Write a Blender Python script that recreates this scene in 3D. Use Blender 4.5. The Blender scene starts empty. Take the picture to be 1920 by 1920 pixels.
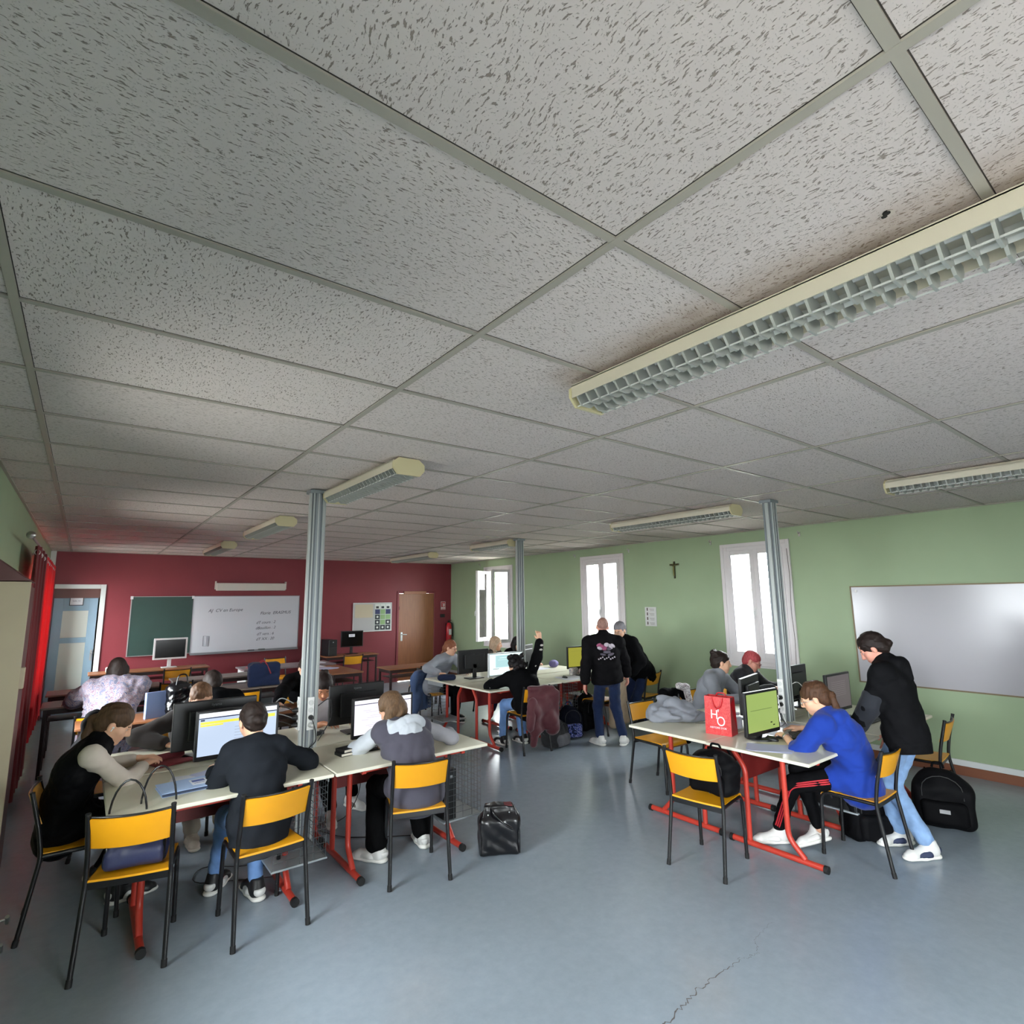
WORLD=45.0
import bpy, math, random
import numpy as np
from mathutils import Vector, Matrix
R_=random.Random(7)
C=bpy.context.scene.collection
PI=math.pi
def lin(c):
    if isinstance(c,str):
        c=[int(c[i:i+2],16)/255 for i in (0,2,4)]
    return tuple((v/12.92 if v<=.04045 else ((v+.055)/1.055)**2.4) for v in c[:3])+(1,)
_M={}
def mat(name,col,rough=.6,metal=0,var=.0,scale=8,bump=0,bscale=120,emit=0,coat=0,spec=.5,sheen=0,trans=0,stretch=None):
    if name in _M:return _M[name]
    m=bpy.data.materials.new(name);m.use_nodes=True;nt=m.node_tree;b=nt.nodes['Principled BSDF']
    c=lin(col);b.inputs['Base Color'].default_value=c;b.inputs['Roughness'].default_value=rough;b.inputs['Metallic'].default_value=metal
    b.inputs['Specular IOR Level'].default_value=spec
    if coat:b.inputs['Coat Weight'].default_value=coat
    if sheen:b.inputs['Sheen Weight'].default_value=sheen
    if emit:
        b.inputs['Emission Color'].default_value=c;b.inputs['Emission Strength'].default_value=emit;b.inputs['Base Color'].default_value=(0,0,0,1)
    if trans:b.inputs['Transmission Weight'].default_value=trans
    if var or bump:
        tc=nt.nodes.new('ShaderNodeTexCoord');src=tc.outputs['Object']
        if stretch:
            mp=nt.nodes.new('ShaderNodeMapping');mp.inputs['Scale'].default_value=stretch;nt.links.new(src,mp.inputs[0]);src=mp.outputs[0]
    if var:
        n=nt.nodes.new('ShaderNodeTexNoise');n.inputs['Scale'].default_value=scale;n.inputs['Detail'].default_value=5
        nt.links.new(src,n.inputs['Vector'])
        r=nt.nodes.new('ShaderNodeMapRange');r.inputs[3].default_value=1-var;r.inputs[4].default_value=1+var;r.inputs[1].default_value=.3;r.inputs[2].default_value=.7
        nt.links.new(n.outputs[0],r.inputs[0])
        x=nt.nodes.new('ShaderNodeVectorMath');x.operation='SCALE';x.inputs[0].default_value=c[:3];nt.links.new(r.outputs[0],x.inputs['Scale'])
        nt.links.new(x.outputs[0],b.inputs['Emission Color' if emit else 'Base Color'])
    if bump:
        n=nt.nodes.new('ShaderNodeTexNoise');n.inputs['Scale'].default_value=bscale;n.inputs['Detail'].default_value=3;nt.links.new(src,n.inputs['Vector'])
        bp=nt.nodes.new('ShaderNodeBump');bp.inputs['Strength'].default_value=bump;bp.inputs['Distance'].default_value=.002
        nt.links.new(n.outputs[0],bp.inputs['Height']);nt.links.new(bp.outputs[0],b.inputs['Normal'])
    _M[name]=m;return m

class MB:
    def __init__(s):s.v=[];s.f=[];s.m=[];s.sm=[]
    def add(s,vs,fs,mi=0,smooth=False,M=None):
        o=len(s.v)
        for p in vs:
            p=Vector(p)
            if M is not None:p=M@p
            s.v.append(tuple(p))
        for f in fs:s.f.append(tuple(i+o for i in f));s.m.append(mi);s.sm.append(smooth)
        return s
    def box(s,c,d,mi=0,M=None,rz=0):
        x,y,z=[k/2 for k in d];vs=[(i*x,j*y,k*z) for k in(-1,1) for j in(-1,1) for i in(-1,1)]
        T=Matrix.Translation(c)
        if rz:T=T@Matrix.Rotation(rz,4,'Z')
        if M is not None:T=M@T
        return s.add(vs,[(0,2,3,1),(4,5,7,6),(0,1,5,4),(2,6,7,3),(0,4,6,2),(1,3,7,5)],mi,False,T)
    def bb(s,x0,x1,y0,y1,z0,z1,mi=0,M=None):
        return s.box(((x0+x1)/2,(y0+y1)/2,(z0+z1)/2),(abs(x1-x0),abs(y1-y0),abs(z1-z0)),mi,M)
    def tube(s,pts,r,seg=10,mi=0,M=None,cap=True,bend=0.0,closed=False,rf=None,sq=None):
        P=[Vector(p) for p in pts]
        if bend>0 and len(P)>2:
            Q=[P[0]]
            for i in range(1,len(P)-1):
                a,b,c=P[i-1],P[i],P[i+1];u=(a-b);w=(c-b);d=min(bend,u.length*.45,w.length*.45)
                p0=b+u.normalized()*d;p1=b+w.normalized()*d
                for t in (0,.25,.5,.75,1):Q.append(p0*(1-t)**2+b*2*t*(1-t)+p1*t*t)
            Q.append(P[-1]);P=Q
        n=len(P);vs=[];prev=None
        for i,p in enumerate(P):
            if closed:t=(P[(i+1)%n]-P[i-1]).normalized()
            elif i==0:t=(P[1]-P[0]).normalized()
            elif i==n-1:t=(P[-1]-P[-2]).normalized()
            else:t=((P[i+1]-p).normalized()+(p-P[i-1]).normalized()).normalized()
            if prev is None:
                a=Vector((0,0,1)) if abs(t.z)<.9 else Vector((1,0,0))
                u=t.cross(a).normalized()
            else:u=(prev-t*prev.dot(t)).normalized()
            prev=u;w=t.cross(u);rr=rf(i/(n-1)) *r if rf else r
            for k in range(seg):
                an=2*PI*k/seg
                ca,sa=math.cos(an),math.sin(an)
                if sq:ca*=sq[0];sa*=sq[1]
                vs.append(p+(u*ca+w*sa)*rr)
        fs=[]
        for i in range(n if closed else n-1):
            for k in range(seg):
                j=(i+1)%n
                fs.append((i*seg+k,i*seg+(k+1)%seg,j*seg+(k+1)%seg,j*seg+k))
        s.add(vs,fs,mi,True,M)
        if cap and not closed:
            s.add([vs[k] for k in range(seg)],[tuple(reversed(range(seg)))],mi,False,M)
            s.add([vs[(n-1)*seg+k] for k in range(seg)],[tuple(range(seg))],mi,False,M)
        return s
    def prism(s,poly,h,mi=0,M=None,smooth=False):
        n=len(poly);vs=[(x,y,0) for x,y in poly]+[(x,y,h) for x,y in poly]
        s.add(vs,[(i,(i+1)%n,n+(i+1)%n,n+i) for i in range(n)],mi,smooth,M)
        s.add(vs,[tuple(reversed(range(n))),tuple(range(n,2*n))],mi,False,M);return s
    def lathe(s,prof,c=(0,0,0),seg=24,mi=0,M=None):
        vs=[];n=len(prof)
        for r,z in prof:
            for k in range(seg):
                a=2*PI*k/seg;vs.append((c[0]+r*math.cos(a),c[1]+r*math.sin(a),c[2]+z))
        fs=[(i*seg+k,i*seg+(k+1)%seg,(i+1)*seg+(k+1)%seg,(i+1)*seg+k) for i in range(n-1) for k in range(seg)]
        s.add(vs,fs,mi,True,M);s.add(vs,[tuple(reversed(range(seg))),tuple((n-1)*seg+k for k in range(seg))],mi,False,M);return s
    def grid(s,nx,ny,fn,mi=0,thick=0,M=None):
        vs=[fn(i/nx,j/ny) for j in range(ny+1) for i in range(nx+1)]
        W=nx+1;fs=[(j*W+i,j*W+i+1,(j+1)*W+i+1,(j+1)*W+i) for j in range(ny) for i in range(nx)]
        if not thick:return s.add(vs,fs,mi,True,M)
        V=[Vector(v) for v in vs];N=[]
        for j in range(ny+1):
            for i in range(nx+1):
                a=V[j*W+min(i+1,nx)]-V[j*W+max(i-1,0)];b=V[min(j+1,ny)*W+i]-V[max(j-1,0)*W+i]
                N.append(a.cross(b).normalized())
        lo=[v-n*thick for v,n in zip(V,N)];L=len(V)
        fs2=[tuple(reversed([k+L for k in f])) for f in fs]
        ed=[]
        for i in range(nx):ed.append((i+1,i,i+L,i+1+L));k=ny*W;ed.append((k+i,k+i+1,k+i+1+L,k+i+L))
        for j in range(ny):ed.append((j*W,(j+1)*W,(j+1)*W+L,j*W+L));k=nx;ed.append(((j+1)*W+k,j*W+k,j*W+k+L,(j+1)*W+k+L))
        s.add(V+lo,fs+fs2,mi,True,M);
        s.add(V+lo,ed,mi,False,M);return s

def obj(name,mb,mats,parent=None,bevel=0,loc=None,rz=0,seg=2):
    me=bpy.data.meshes.new(name);me.from_pydata(mb.v,[],mb.f);me.update()
    if not isinstance(mats,(list,tuple)):mats=[mats]
    for m in mats:me.materials.append(m)
    me.polygons.foreach_set('material_index',mb.m);me.polygons.foreach_set('use_smooth',mb.sm)
    o=bpy.data.objects.new(name,me);C.objects.link(o)
    if parent is not None:o.parent=parent
    if loc is not None:o.location=loc
    if rz:o.rotation_euler.z=rz
    if bevel:
        b=o.modifiers.new('Bevel','BEVEL');b.width=bevel;b.segments=seg;b.limit_method='ANGLE';b.angle_limit=.6
    return o
def tag(o,label=None,cat=None,group=None,kind=None):
    if label:o['label']=label
    if cat:o['category']=cat
    if group:o['group']=group
    if kind:o['kind']=kind
    return o
def empty(name,loc,rz=0):
    o=bpy.data.objects.new(name,None);C.objects.link(o);o.location=loc;o.rotation_euler=(0,0,rz);o.empty_display_size=.1;return o
def dup(o,parent=None):
    c=o.copy();C.objects.link(c)
    if parent is not None:c.parent=parent
    for ch in list(o.children):dup(ch,c)
    return c
def text(name,s,size,mtl,parent,M,ext=.0006,align='CENTER',shear=0):
    cu=bpy.data.curves.new(name,'FONT');cu.body=s;cu.size=size;cu.extrude=ext;cu.align_x=align;cu.align_y='CENTER'
    cu.materials.append(mtl);cu.shear=shear;o=bpy.data.objects.new(name,cu);C.objects.link(o)
    if parent is not None:o.parent=parent
    o.matrix_local=M
    bpy.context.view_layer.update();me=bpy.data.meshes.new_from_object(o);me.materials.clear();me.materials.append(mtl)
    o2=bpy.data.objects.new(name,me);C.objects.link(o2)
    if parent is not None:o2.parent=parent
    o2.matrix_local=M;bpy.data.objects.remove(o);o2.name=name;return o2
# orientation matrices for text: reads along +x facing -y ; reads along -y facing -x
def T_front(x,y,z):return Matrix.Translation((x,y,z))@Matrix(((1,0,0,0),(0,0,-1,0),(0,1,0,0),(0,0,0,1)))
def T_back(x,y,z):return Matrix.Translation((x,y,z))@Matrix.Rotation(PI,4,'Z')@Matrix(((1,0,0,0),(0,0,-1,0),(0,1,0,0),(0,0,0,1)))
def T_right(x,y,z):return Matrix.Translation((x,y,z))@Matrix(((0,0,-1,0),(-1,0,0,0),(0,1,0,0),(0,0,0,1)))

# ---------- smooth solids: union of rounded limbs meshed by surface nets
def cap(a,b,ra,rb=None,side=None,w=1,k=.02,sub=False):return ('c',np.array(a,float),np.array(b,float),ra,ra if rb is None else rb,side,w,k,sub)
def ell(c,r,rot=None,k=.02,sub=False):return ('e',np.array(c,float),np.array(r,float),rot,k,sub)
def rbx(c,h,r=.01,rot=None,k=.02,sub=False):return ('b',np.array(c,float),np.array(h,float),r,rot,k,sub)
def cut(p,n):n=np.array(n,float);return ('p',np.array(p,float),n/np.linalg.norm(n))
def _dist(pr,X):
    t=pr[0]
    if t=='c':
        _,a,b,ra,rb,side,w,k,sub=pr
        d=b-a;L=max(d@d,1e-9);P=X-a;h=np.clip((P@d)/L,0,1);Q=P-h[...,None]*d
        if side is not None:
            sd=np.array(side,float);sd/=np.linalg.norm(sd);c=Q@sd;Q=Q+((c/w-c)[...,None])*sd
        return np.sqrt((Q*Q).sum(-1))-(ra+(rb-ra)*h)
    if t=='e':
        _,c,r,rot,k,sub=pr;P=X-c
        if rot is not None:P=P@rot
        k0=np.sqrt(((P/r)**2).sum(-1));k1=np.sqrt(((P/(r*r))**2).sum(-1));return k0*(k0-1)/np.maximum(k1,1e-6)
    _,c,hh,r,rot,k,sub=pr;P=X-c
    if rot is not None:P=P@rot
    q=np.abs(P)-(hh-r);return np.sqrt((np.maximum(q,0)**2).sum(-1))+np.minimum(q.max(-1),0)-r
def _bb(pr):
    if pr[0]=='c':
        a,b=pr[1],pr[2];r=max(pr[3],pr[4])*max(1,pr[6]);return np.minimum(a,b)-r,np.maximum(a,b)+r
    c=pr[1];r=np.abs(pr[2])
    rot=pr[3] if pr[0]=='e' else pr[4]
    if rot is not None:r=np.abs(rot)@r
    return c-r,c+r
def sdf(prims,res,cuts=(),noise=0,nscale=9,seed=0,taps=None):
    pos=[p for p in prims if p[0]!='p'];cuts=list(cuts)+[p for p in prims if p[0]=='p']
    L=np.min([_bb(p)[0] for p in pos if not p[-1]],0)-3*res;H_=np.max([_bb(p)[1] for p in pos if not p[-1]],0)+3*res
    n=np.ceil((H_-L)/res).astype(int)+1
    D=np.full(n,1.0,np.float32)
    ax=[L[i]+np.arange(n[i])*res for i in range(3)]
    for p in pos:
        k=p[-2];lo,hi=_bb(p);m=k+3*res+abs(noise)
        i0=np.clip(np.floor((lo-m-L)/res).astype(int),0,n-1);i1=np.clip(np.ceil((hi+m-L)/res).astype(int)+1,0,n)
        if (i1<=i0).any():continue
        sl=tuple(slice(a,b) for a,b in zip(i0,i1))
        X=np.stack(np.meshgrid(*[ax[i][sl[i]] for i in range(3)],indexing='ij'),-1)
        d=_dist(p,X).astype(np.float32);E=D[sl]
        if p[-1]:
            D[sl]=np.maximum(E,-d)
        else:
            h=np.maximum(k-np.abs(d-E),0)/k if k>0 else 0
            D[sl]=np.minimum(d,E)-h*h*k*.25
    if noise or cuts or taps:
        near=np.abs(D)<max(6*res,.06)
        idx=np.nonzero(near);X=L+np.stack(idx,-1)*res;v=D[near]
        if noise:
            rg=np.random.RandomState(seed+3);t=np.zeros(len(v));W=X.copy()
            for o in range(5):
                A=rg.randn(3,3)*nscale*(1.35**o);ph=rg.rand(3)*6
                s_=np.sin(W@A+ph);t+=(1-np.abs(s_[:,0]))*(.8**o) if o%2 else s_[:,0]*s_[:,1]*(.8**o)
                W=W+.012*s_
            v=v+noise*(t-t.mean())
        D[near]=v
        for c in cuts:
            # only clip
            cc=(ax[0][:,None,None]-c[1][0])*c[2][0]+(ax[1][None,:,None]-c[1][1])*c[2][1]+(ax[2][None,None,:]-c[1][2])*c[2][2]
            D=np.maximum(D,cc.astype(np.float32))
    # surface nets
    S=D<0
    c=[S[i:n[0]-1+i,j:n[1]-1+j,k:n[2]-1+k] for i in(0,1) for j in(0,1) for k in(0,1)]
    cnt=sum(x.astype(np.int8) for x in c);cell=(cnt>0)&(cnt<8)
    ci=np.stack(np.nonzero(cell),-1);vid=-np.ones(cell.shape,np.int64);vid[cell]=np.arange(len(ci))
    acc=np.zeros((len(ci),3));num=np.zeros(len(ci))
    cor=[(i,j,k) for i in(0,1) for j in(0,1) for k in(0,1)]
    vals=[D[ci[:,0]+i,ci[:,1]+j,ci[:,2]+k] for i,j,k in cor]
    for a in range(8):
        for b in range(a+1,8):
            df=np.array(cor[b])-np.array(cor[a])
            if np.abs(df).sum()!=1:continue
            va,vb=vals[a],vals[b];m=(va<0)!=(vb<0)
            t=np.where(m,va/np.where(m,va-vb,1),0)
            acc+=np.where(m[:,None],np.array(cor[a])+t[:,None]*df,0);num+=m
    V=L+(ci+acc/num[:,None])*res
    F=[]
    for axx in range(3):
        o1,o2=[i for i in range(3) if i!=axx]
        a=[slice(1,n[i]-1) for i in range(3)];a[axx]=slice(0,n[axx]-1)
        b=list(a);b[axx]=slice(1,n[axx])
        s0,s1=S[tuple(a)],S[tuple(b)]
        e=np.nonzero(s0!=s1);E=np.stack(e,-1)
        off=np.array([0 if i==axx else 1 for i in range(3)]);G=E+off
        def g(d1,d2):
            q=G.copy();q[:,o1]+=d1;q[:,o2]+=d2;return vid[q[:,0],q[:,1],q[:,2]]
        quad=np.stack([g(-1,-1),g(0,-1),g(0,0),g(-1,0)],-1)
        fl=s0[e]
        if axx==1:fl=~fl
        quad[~fl]=quad[~fl][:,::-1]
        F.append(quad)
    F=np.concatenate(F);F=F[(F>=0).all(1)]
    return V,F
def nobj(name,VF,mats,parent=None,mi=None,loc=None,rz=0,relax=1):
    V,F=VF
    me=bpy.data.meshes.new(name);me.vertices.add(len(V));me.vertices.foreach_set('co',V.astype(np.float32).ravel())
    me.loops.add(len(F)*4);me.loops.foreach_set('vertex_index',F.astype(np.int32).ravel())
    me.polygons.add(len(F));me.polygons.foreach_set('loop_start',np.arange(0,len(F)*4,4,dtype=np.int32))
    try:me.polygons.foreach_set('loop_total',np.full(len(F),4,np.int32))
    except Exception:pass
    if not isinstance(mats,(list,tuple)):mats=[mats]
    for m in mats:me.materials.append(m)
    if mi is not None:me.polygons.foreach_set('material_index',mi.astype(np.int32))
    me.polygons.foreach_set('use_smooth',np.ones(len(F),bool));me.update();me.validate()
    o=bpy.data.objects.new(name,me);C.objects.link(o)
    if parent is not None:o.parent=parent
    if loc is not None:o.location=loc
    if rz:o.rotation_euler.z=rz
    return o
# ---------- camera, light, room shell
f_,yaw_,pit_,rol_=1033.049,.6559,.1576,-.0125
CAMZ=1.869946;CE=2.790662;XG=7.4467;YR=12.2833;XL=-.52;YB=-2.6
cy,sy,cp,sp,cr,sr=math.cos(yaw_),math.sin(yaw_),math.cos(pit_),math.sin(pit_),math.cos(rol_),math.sin(rol_)
fw=Vector((sy*cp,cy*cp,sp));r0=Vector((cy,-sy,0));u0=r0.cross(fw)
rt=r0*cr+u0*sr;up=r0*-sr+u0*cr
cam=bpy.data.cameras.new('camera');co=bpy.data.objects.new('camera',cam);C.objects.link(co)
cam.sensor_width=36;cam.lens=f_/1920*36;cam.clip_start=.02;cam.clip_end=200
co.matrix_world=Matrix(((rt.x,up.x,-fw.x,0),(rt.y,up.y,-fw.y,0),(rt.z,up.z,-fw.z,CAMZ),(0,0,0,1)))
sc=bpy.context.scene;sc.camera=co
vs=sc.view_settings;vs.view_transform='Standard';vs.look='None';vs.gamma=1;vs.use_curve_mapping=False;vs.exposure=0.0
sc.display_settings.display_device='sRGB'
cy_=sc.cycles;cy_.max_bounces=10;cy_.diffuse_bounces=6;cy_.glossy_bounces=4;cy_.transmission_bounces=6;cy_.transparent_max_bounces=8
cy_.use_denoising=True;cy_.sample_clamp_indirect=6;cy_.caustics_reflective=False;cy_.caustics_refractive=False
w=bpy.data.worlds.new('world');sc.world=w;w.use_nodes=True;bg=w.node_tree.nodes['Background']
bg.inputs[0].default_value=(.93,.97,1,1);bg.inputs[1].default_value=WORLD

def struct(name,mb,m,parent=None,bevel=0):
    o=obj(name,mb,m,parent,bevel)
    if parent is None:o['kind']='structure'
    return o
# floor
def floor_mat():
    m=bpy.data.materials.new('painted_floor');m.use_nodes=True;nt=m.node_tree;b=nt.nodes['Principled BSDF'];N=nt.nodes.new;Lk=nt.links.new
    tc=N('ShaderNodeTexCoord')
    n1=N('ShaderNodeTexNoise');n1.inputs['Scale'].default_value=1.1;n1.inputs['Detail'].default_value=2;n1.inputs['Roughness'].default_value=.4
    n2=N('ShaderNodeTexNoise');n2.inputs['Scale'].default_value=14;n2.inputs['Detail'].default_value=8;n2.inputs['Roughness'].default_value=.7
    Lk(tc.outputs['Object'],n1.inputs[0]);Lk(tc.outputs['Object'],n2.inputs[0])
    r=N('ShaderNodeValToRGB');r.color_ramp.elements[0].position=.1;r.color_ramp.elements[0].color=lin('848f99');r.color_ramp.elements[1].position=.9;r.color_ramp.elements[1].color=lin('95a0ab')
    Lk(n1.outputs[0],r.inputs[0])
    mr=N('ShaderNodeMapRange');mr.inputs[1].default_value=.3;mr.inputs[2].default_value=.7;mr.inputs[3].default_value=.93;mr.inputs[4].default_value=1.06;Lk(n2.outputs[0],mr.inputs[0])
    v=N('ShaderNodeVectorMath');v.operation='SCALE';Lk(r.outputs[0],v.inputs[0]);Lk(mr.outputs[0],v.inputs['Scale']);Lk(v.outputs[0],b.inputs['Base Color'])
    m2=N('ShaderNodeMapRange');m2.inputs[1].default_value=.05;m2.inputs[2].default_value=.95;m2.inputs[3].default_value=.2;m2.inputs[4].default_value=.36;Lk(n1.outputs[0],m2.inputs[0]);b.inputs['Roughness'].default_value=.27
    bp=N('ShaderNodeBump');bp.inputs['Strength'].default_value=.12;bp.inputs['Distance'].default_value=.003
    n3=N('ShaderNodeTexNoise');n3.inputs['Scale'].default_value=5;n3.inputs['Detail'].default_value=3;Lk(tc.outputs['Object'],n3.inputs[0]);Lk(n3.outputs[0],bp.inputs['Height']);Lk(bp.outputs[0],b.inputs['Normal'])
    b.inputs['Specular IOR Level'].default_value=.55
    return m
struct('floor',MB().bb(XL-.3,XG+.3,YB-.3,YR+1.6,-.12,0),floor_mat())
# crack in the floor paint
ck=MB();rr=random.Random(3)
def crack(pts,w0,w1,n=60):
    P=[]
    for i in range(n+1):
        t=i/n*(len(pts)-1);k=min(int(t),len(pts)-2);u=t-k
        P.append((pts[k][0]*(1-u)+pts[k+1][0]*u+rr.uniform(-1,1)*.008,pts[k][1]*(1-u)+pts[k+1][1]*u+rr.uniform(-1,1)*.012))
    for i in range(n):
        w=(w0+(w1-w0)*i/n)*rr.uniform(.4,1.5);a,b=P[i],P[i+1]
        w2=(w0+(w1-w0)*(i+1)/n)*.9
        ck.add([(a[0],a[1]-w/2,.0006),(b[0],b[1]-w2/2,.0006),(b[0],b[1]+w2/2,.0006),(a[0],a[1]+w/2,.0006)],[(0,1,2,3)])
crack([(2.05,1.79),(2.25,1.80),(2.5,1.84),(2.87,1.837)],.009,.003);crack([(2.87,1.837),(3.0,1.80),(3.1,1.88),(3.35,1.9)],.0025,.001)
c_=struct('trim_1',ck,mat('crack_dirt','55504e',.9));c_['label']='dark crack in the floor paint'
# ceiling
GX0,GY0,DX,DY=1.0238,.8715,1.272,.636
def ceil_mat():
    m=bpy.data.materials.new('mineral_fibre_tile');m.use_nodes=True;nt=m.node_tree;b=nt.nodes['Principled BSDF'];N=nt.nodes.new;Lk=nt.links.new
    g=N('ShaderNodeNewGeometry');sep=N('ShaderNodeSeparateXYZ');Lk(g.outputs['Position'],sep.inputs[0])
    def mth(op,a,bv=None):
        n=N('ShaderNodeMath');n.operation=op
        if hasattr(a,'links'):Lk(a,n.inputs[0])
        else:n.inputs[0].default_value=a
        if bv is not None:
            if hasattr(bv,'links'):Lk(bv,n.inputs[1])
            else:n.inputs[1].default_value=bv
        return n.outputs[0]
    ix=mth('FLOOR',mth('DIVIDE',mth('SUBTRACT',sep.outputs[0],GX0),DX));iy=mth('FLOOR',mth('DIVIDE',mth('SUBTRACT',sep.outputs[1],GY0),DY))
    cb=N('ShaderNodeCombineXYZ');Lk(ix,cb.inputs[0]);Lk(iy,cb.inputs[1])
    wn=N('ShaderNodeTexWhiteNoise');wn.noise_dimensions='3D';Lk(cb.outputs[0],wn.inputs['Vector'])
    off=N('ShaderNodeVectorMath');off.operation='SCALE';off.inputs['Scale'].default_value=37;Lk(wn.outputs['Color'],off.inputs[0])
    add=N('ShaderNodeVectorMath');add.operation='ADD';Lk(g.outputs['Position'],add.inputs[0]);Lk(off.outputs[0],add.inputs[1])
    # bend the fissures a little
    wob=N('ShaderNodeTexNoise');wob.inputs['Scale'].default_value=9;wob.inputs['Detail'].default_value=2;Lk(add.outputs[0],wob.inputs['Vector'])
    ws=N('ShaderNodeVectorMath');ws.operation='SCALE';ws.inputs['Scale'].default_value=.05;Lk(wob.outputs['Color'],ws.inputs[0])
    ad2=N('ShaderNodeVectorMath');ad2.operation='ADD';Lk(add.outputs[0],ad2.inputs[0]);Lk(ws.outputs[0],ad2.inputs[1])
    def layer(sx,sy,scale,thr,wd):
        mp=N('ShaderNodeMapping');mp.inputs['Scale'].default_value=(sx,sy,1);Lk(ad2.outputs[0],mp.inputs[0])
        n=N('ShaderNodeTexNoise');n.inputs['Scale'].default_value=scale;n.inputs['Detail'].default_value=2.5;n.inputs['Roughness'].default_value=.55;Lk(mp.outputs[0],n.inputs['Vector'])
        mr=N('ShaderNodeMapRange');mr.inputs[1].default_value=thr;mr.inputs[2].default_value=thr+wd;Lk(n.outputs[0],mr.inputs[0]);return mr.outputs[0]
    alt=mth('MAXIMUM',mth('LESS_THAN',iy,-.5),mth('GREATER_THAN',wn.outputs['Value'],.78))
    A1=layer(.36,1.3,165,.60,.035);A2=layer(1.3,.36,150,.60,.035)
    A=mth('ADD',mth('MULTIPLY',A1,mth('SUBTRACT',1.0,alt)),mth('MULTIPLY',A2,alt));B=layer(1,1.2,230,.65,.04);Cc=layer(.6,1.1,26,.52,.25)
    mx=mth('MAXIMUM',A,mth('MULTIPLY',B,.7))
    mc=N('ShaderNodeMix');mc.data_type='RGBA';mc.inputs[6].default_value=lin('d8cecb');mc.inputs[7].default_value=lin('7a6f66')
    Lk(mth('MULTIPLY',mx,.85),mc.inputs[0])
    vr=N('ShaderNodeMapRange');vr.inputs[3].default_value=.955;vr.inputs[4].default_value=1.03;Lk(wn.outputs['Value'],vr.inputs[0])
    sc2=N('ShaderNodeVectorMath');sc2.operation='SCALE';Lk(mc.outputs[2],sc2.inputs[0]);Lk(vr.outputs[0],sc2.inputs['Scale']);Lk(sc2.outputs[0],b.inputs['Base Color'])
    # brown dust stain along the nearest light fitting
    dxs=mth('ABSOLUTE',mth('SUBTRACT',sep.outputs[0],1.64));fx=N('ShaderNodeMapRange');fx.inputs[1].default_value=.28;fx.inputs[2].default_value=.13;Lk(dxs,fx.inputs[0])
    fy=N('ShaderNodeMapRange');fy.inputs[1].default_value=1.72;fy.inputs[2].default_value=1.55;Lk(sep.outputs[1],fy.inputs[0])
    sn=N('ShaderNodeTexNoise');sn.inputs['Scale'].default_value=4;Lk(g.outputs['Position'],sn.inputs['Vector'])
    stn=mth('MULTIPLY',mth('MULTIPLY',mth('POWER',fx.outputs[0],1.6),fy.outputs[0]),mth('MULTIPLY',sn.outputs[0],.95))
    ms=N('ShaderNodeMix');ms.data_type='RGBA';ms.inputs[7].default_value=lin('7a6650');Lk(stn,ms.inputs[0]);Lk(sc2.outputs[0],ms.inputs[6]);Lk(ms.outputs[2],b.inputs['Base Color'])
    b.inputs['Roughness'].default_value=.95;b.inputs['Specular IOR Level'].default_value=.15
    bp=N('ShaderNodeBump');bp.inputs['Strength'].default_value=.6;bp.inputs['Distance'].default_value=.004;bp.invert=True
    Lk(mth('ADD',mx,mth('MULTIPLY',Cc,.25)),bp.inputs['Height']);Lk(bp.outputs[0],b.inputs['Normal'])
    return m
ceil=struct('ceiling',MB().bb(XL-.3,XG+.3,YB-.3,YR+.3,CE+.006,CE+.12),ceil_mat())
gp=MB();gm=mat('grid_paint','a19c92',.4,spec=.35);gr=MB()
x=GX0
while x>XL:x-=DX
while x<XG:
    if x>XL:gr.bb(x-.012,x+.012,YB,YR,CE-.001,CE+.007);gp.bb(x-.0145,x-.012,YB,YR,CE+.0052,CE+.007);gp.bb(x+.012,x+.0145,YB,YR,CE+.0052,CE+.007)
    x+=DX
y=GY0
while y>YB:y-=DY
while y<YR:
    if y>YB:gr.bb(XL,XG,y-.0115,y+.0115,CE,CE+.007);gp.bb(XL,XG,y-.014,y-.0115,CE+.0052,CE+.007);gp.bb(XL,XG,y+.0115,y+.014,CE+.0052,CE+.007)
    y+=DY
gr.bb(XL,XL+.02,YB,YR,CE-.002,CE+.007).bb(XG-.02,XG,YB,YR,CE-.002,CE+.007).bb(XL,XG,YR-.02,YR,CE-.002,CE+.007).bb(XL,XG,YB,YB+.02,CE-.002,CE+.007)
struct('trim_2',gr,gm);struct('trim_6',gp,mat('tile_gap_dark','2f2a25',.9))
# hole in one tile: dark recess with torn rim
hm=MB();hx,hy=1.479,.402
hm.lathe([(.009,0),(.008,.004)],(hx,hy,CE+.0022),9,0).lathe([(.007,0),(.006,.004)],(hx+.010,hy+.008,CE+.0022),7,0)
hm.lathe([(.015,0),(.012,.0034)],(hx+.006,hy-.002,CE+.0028),9,1)
hl=struct('trim_3',hm,[mat('hole_dark','15110e',.9),mat('torn_fibre','b5aca2',.95)])
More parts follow.
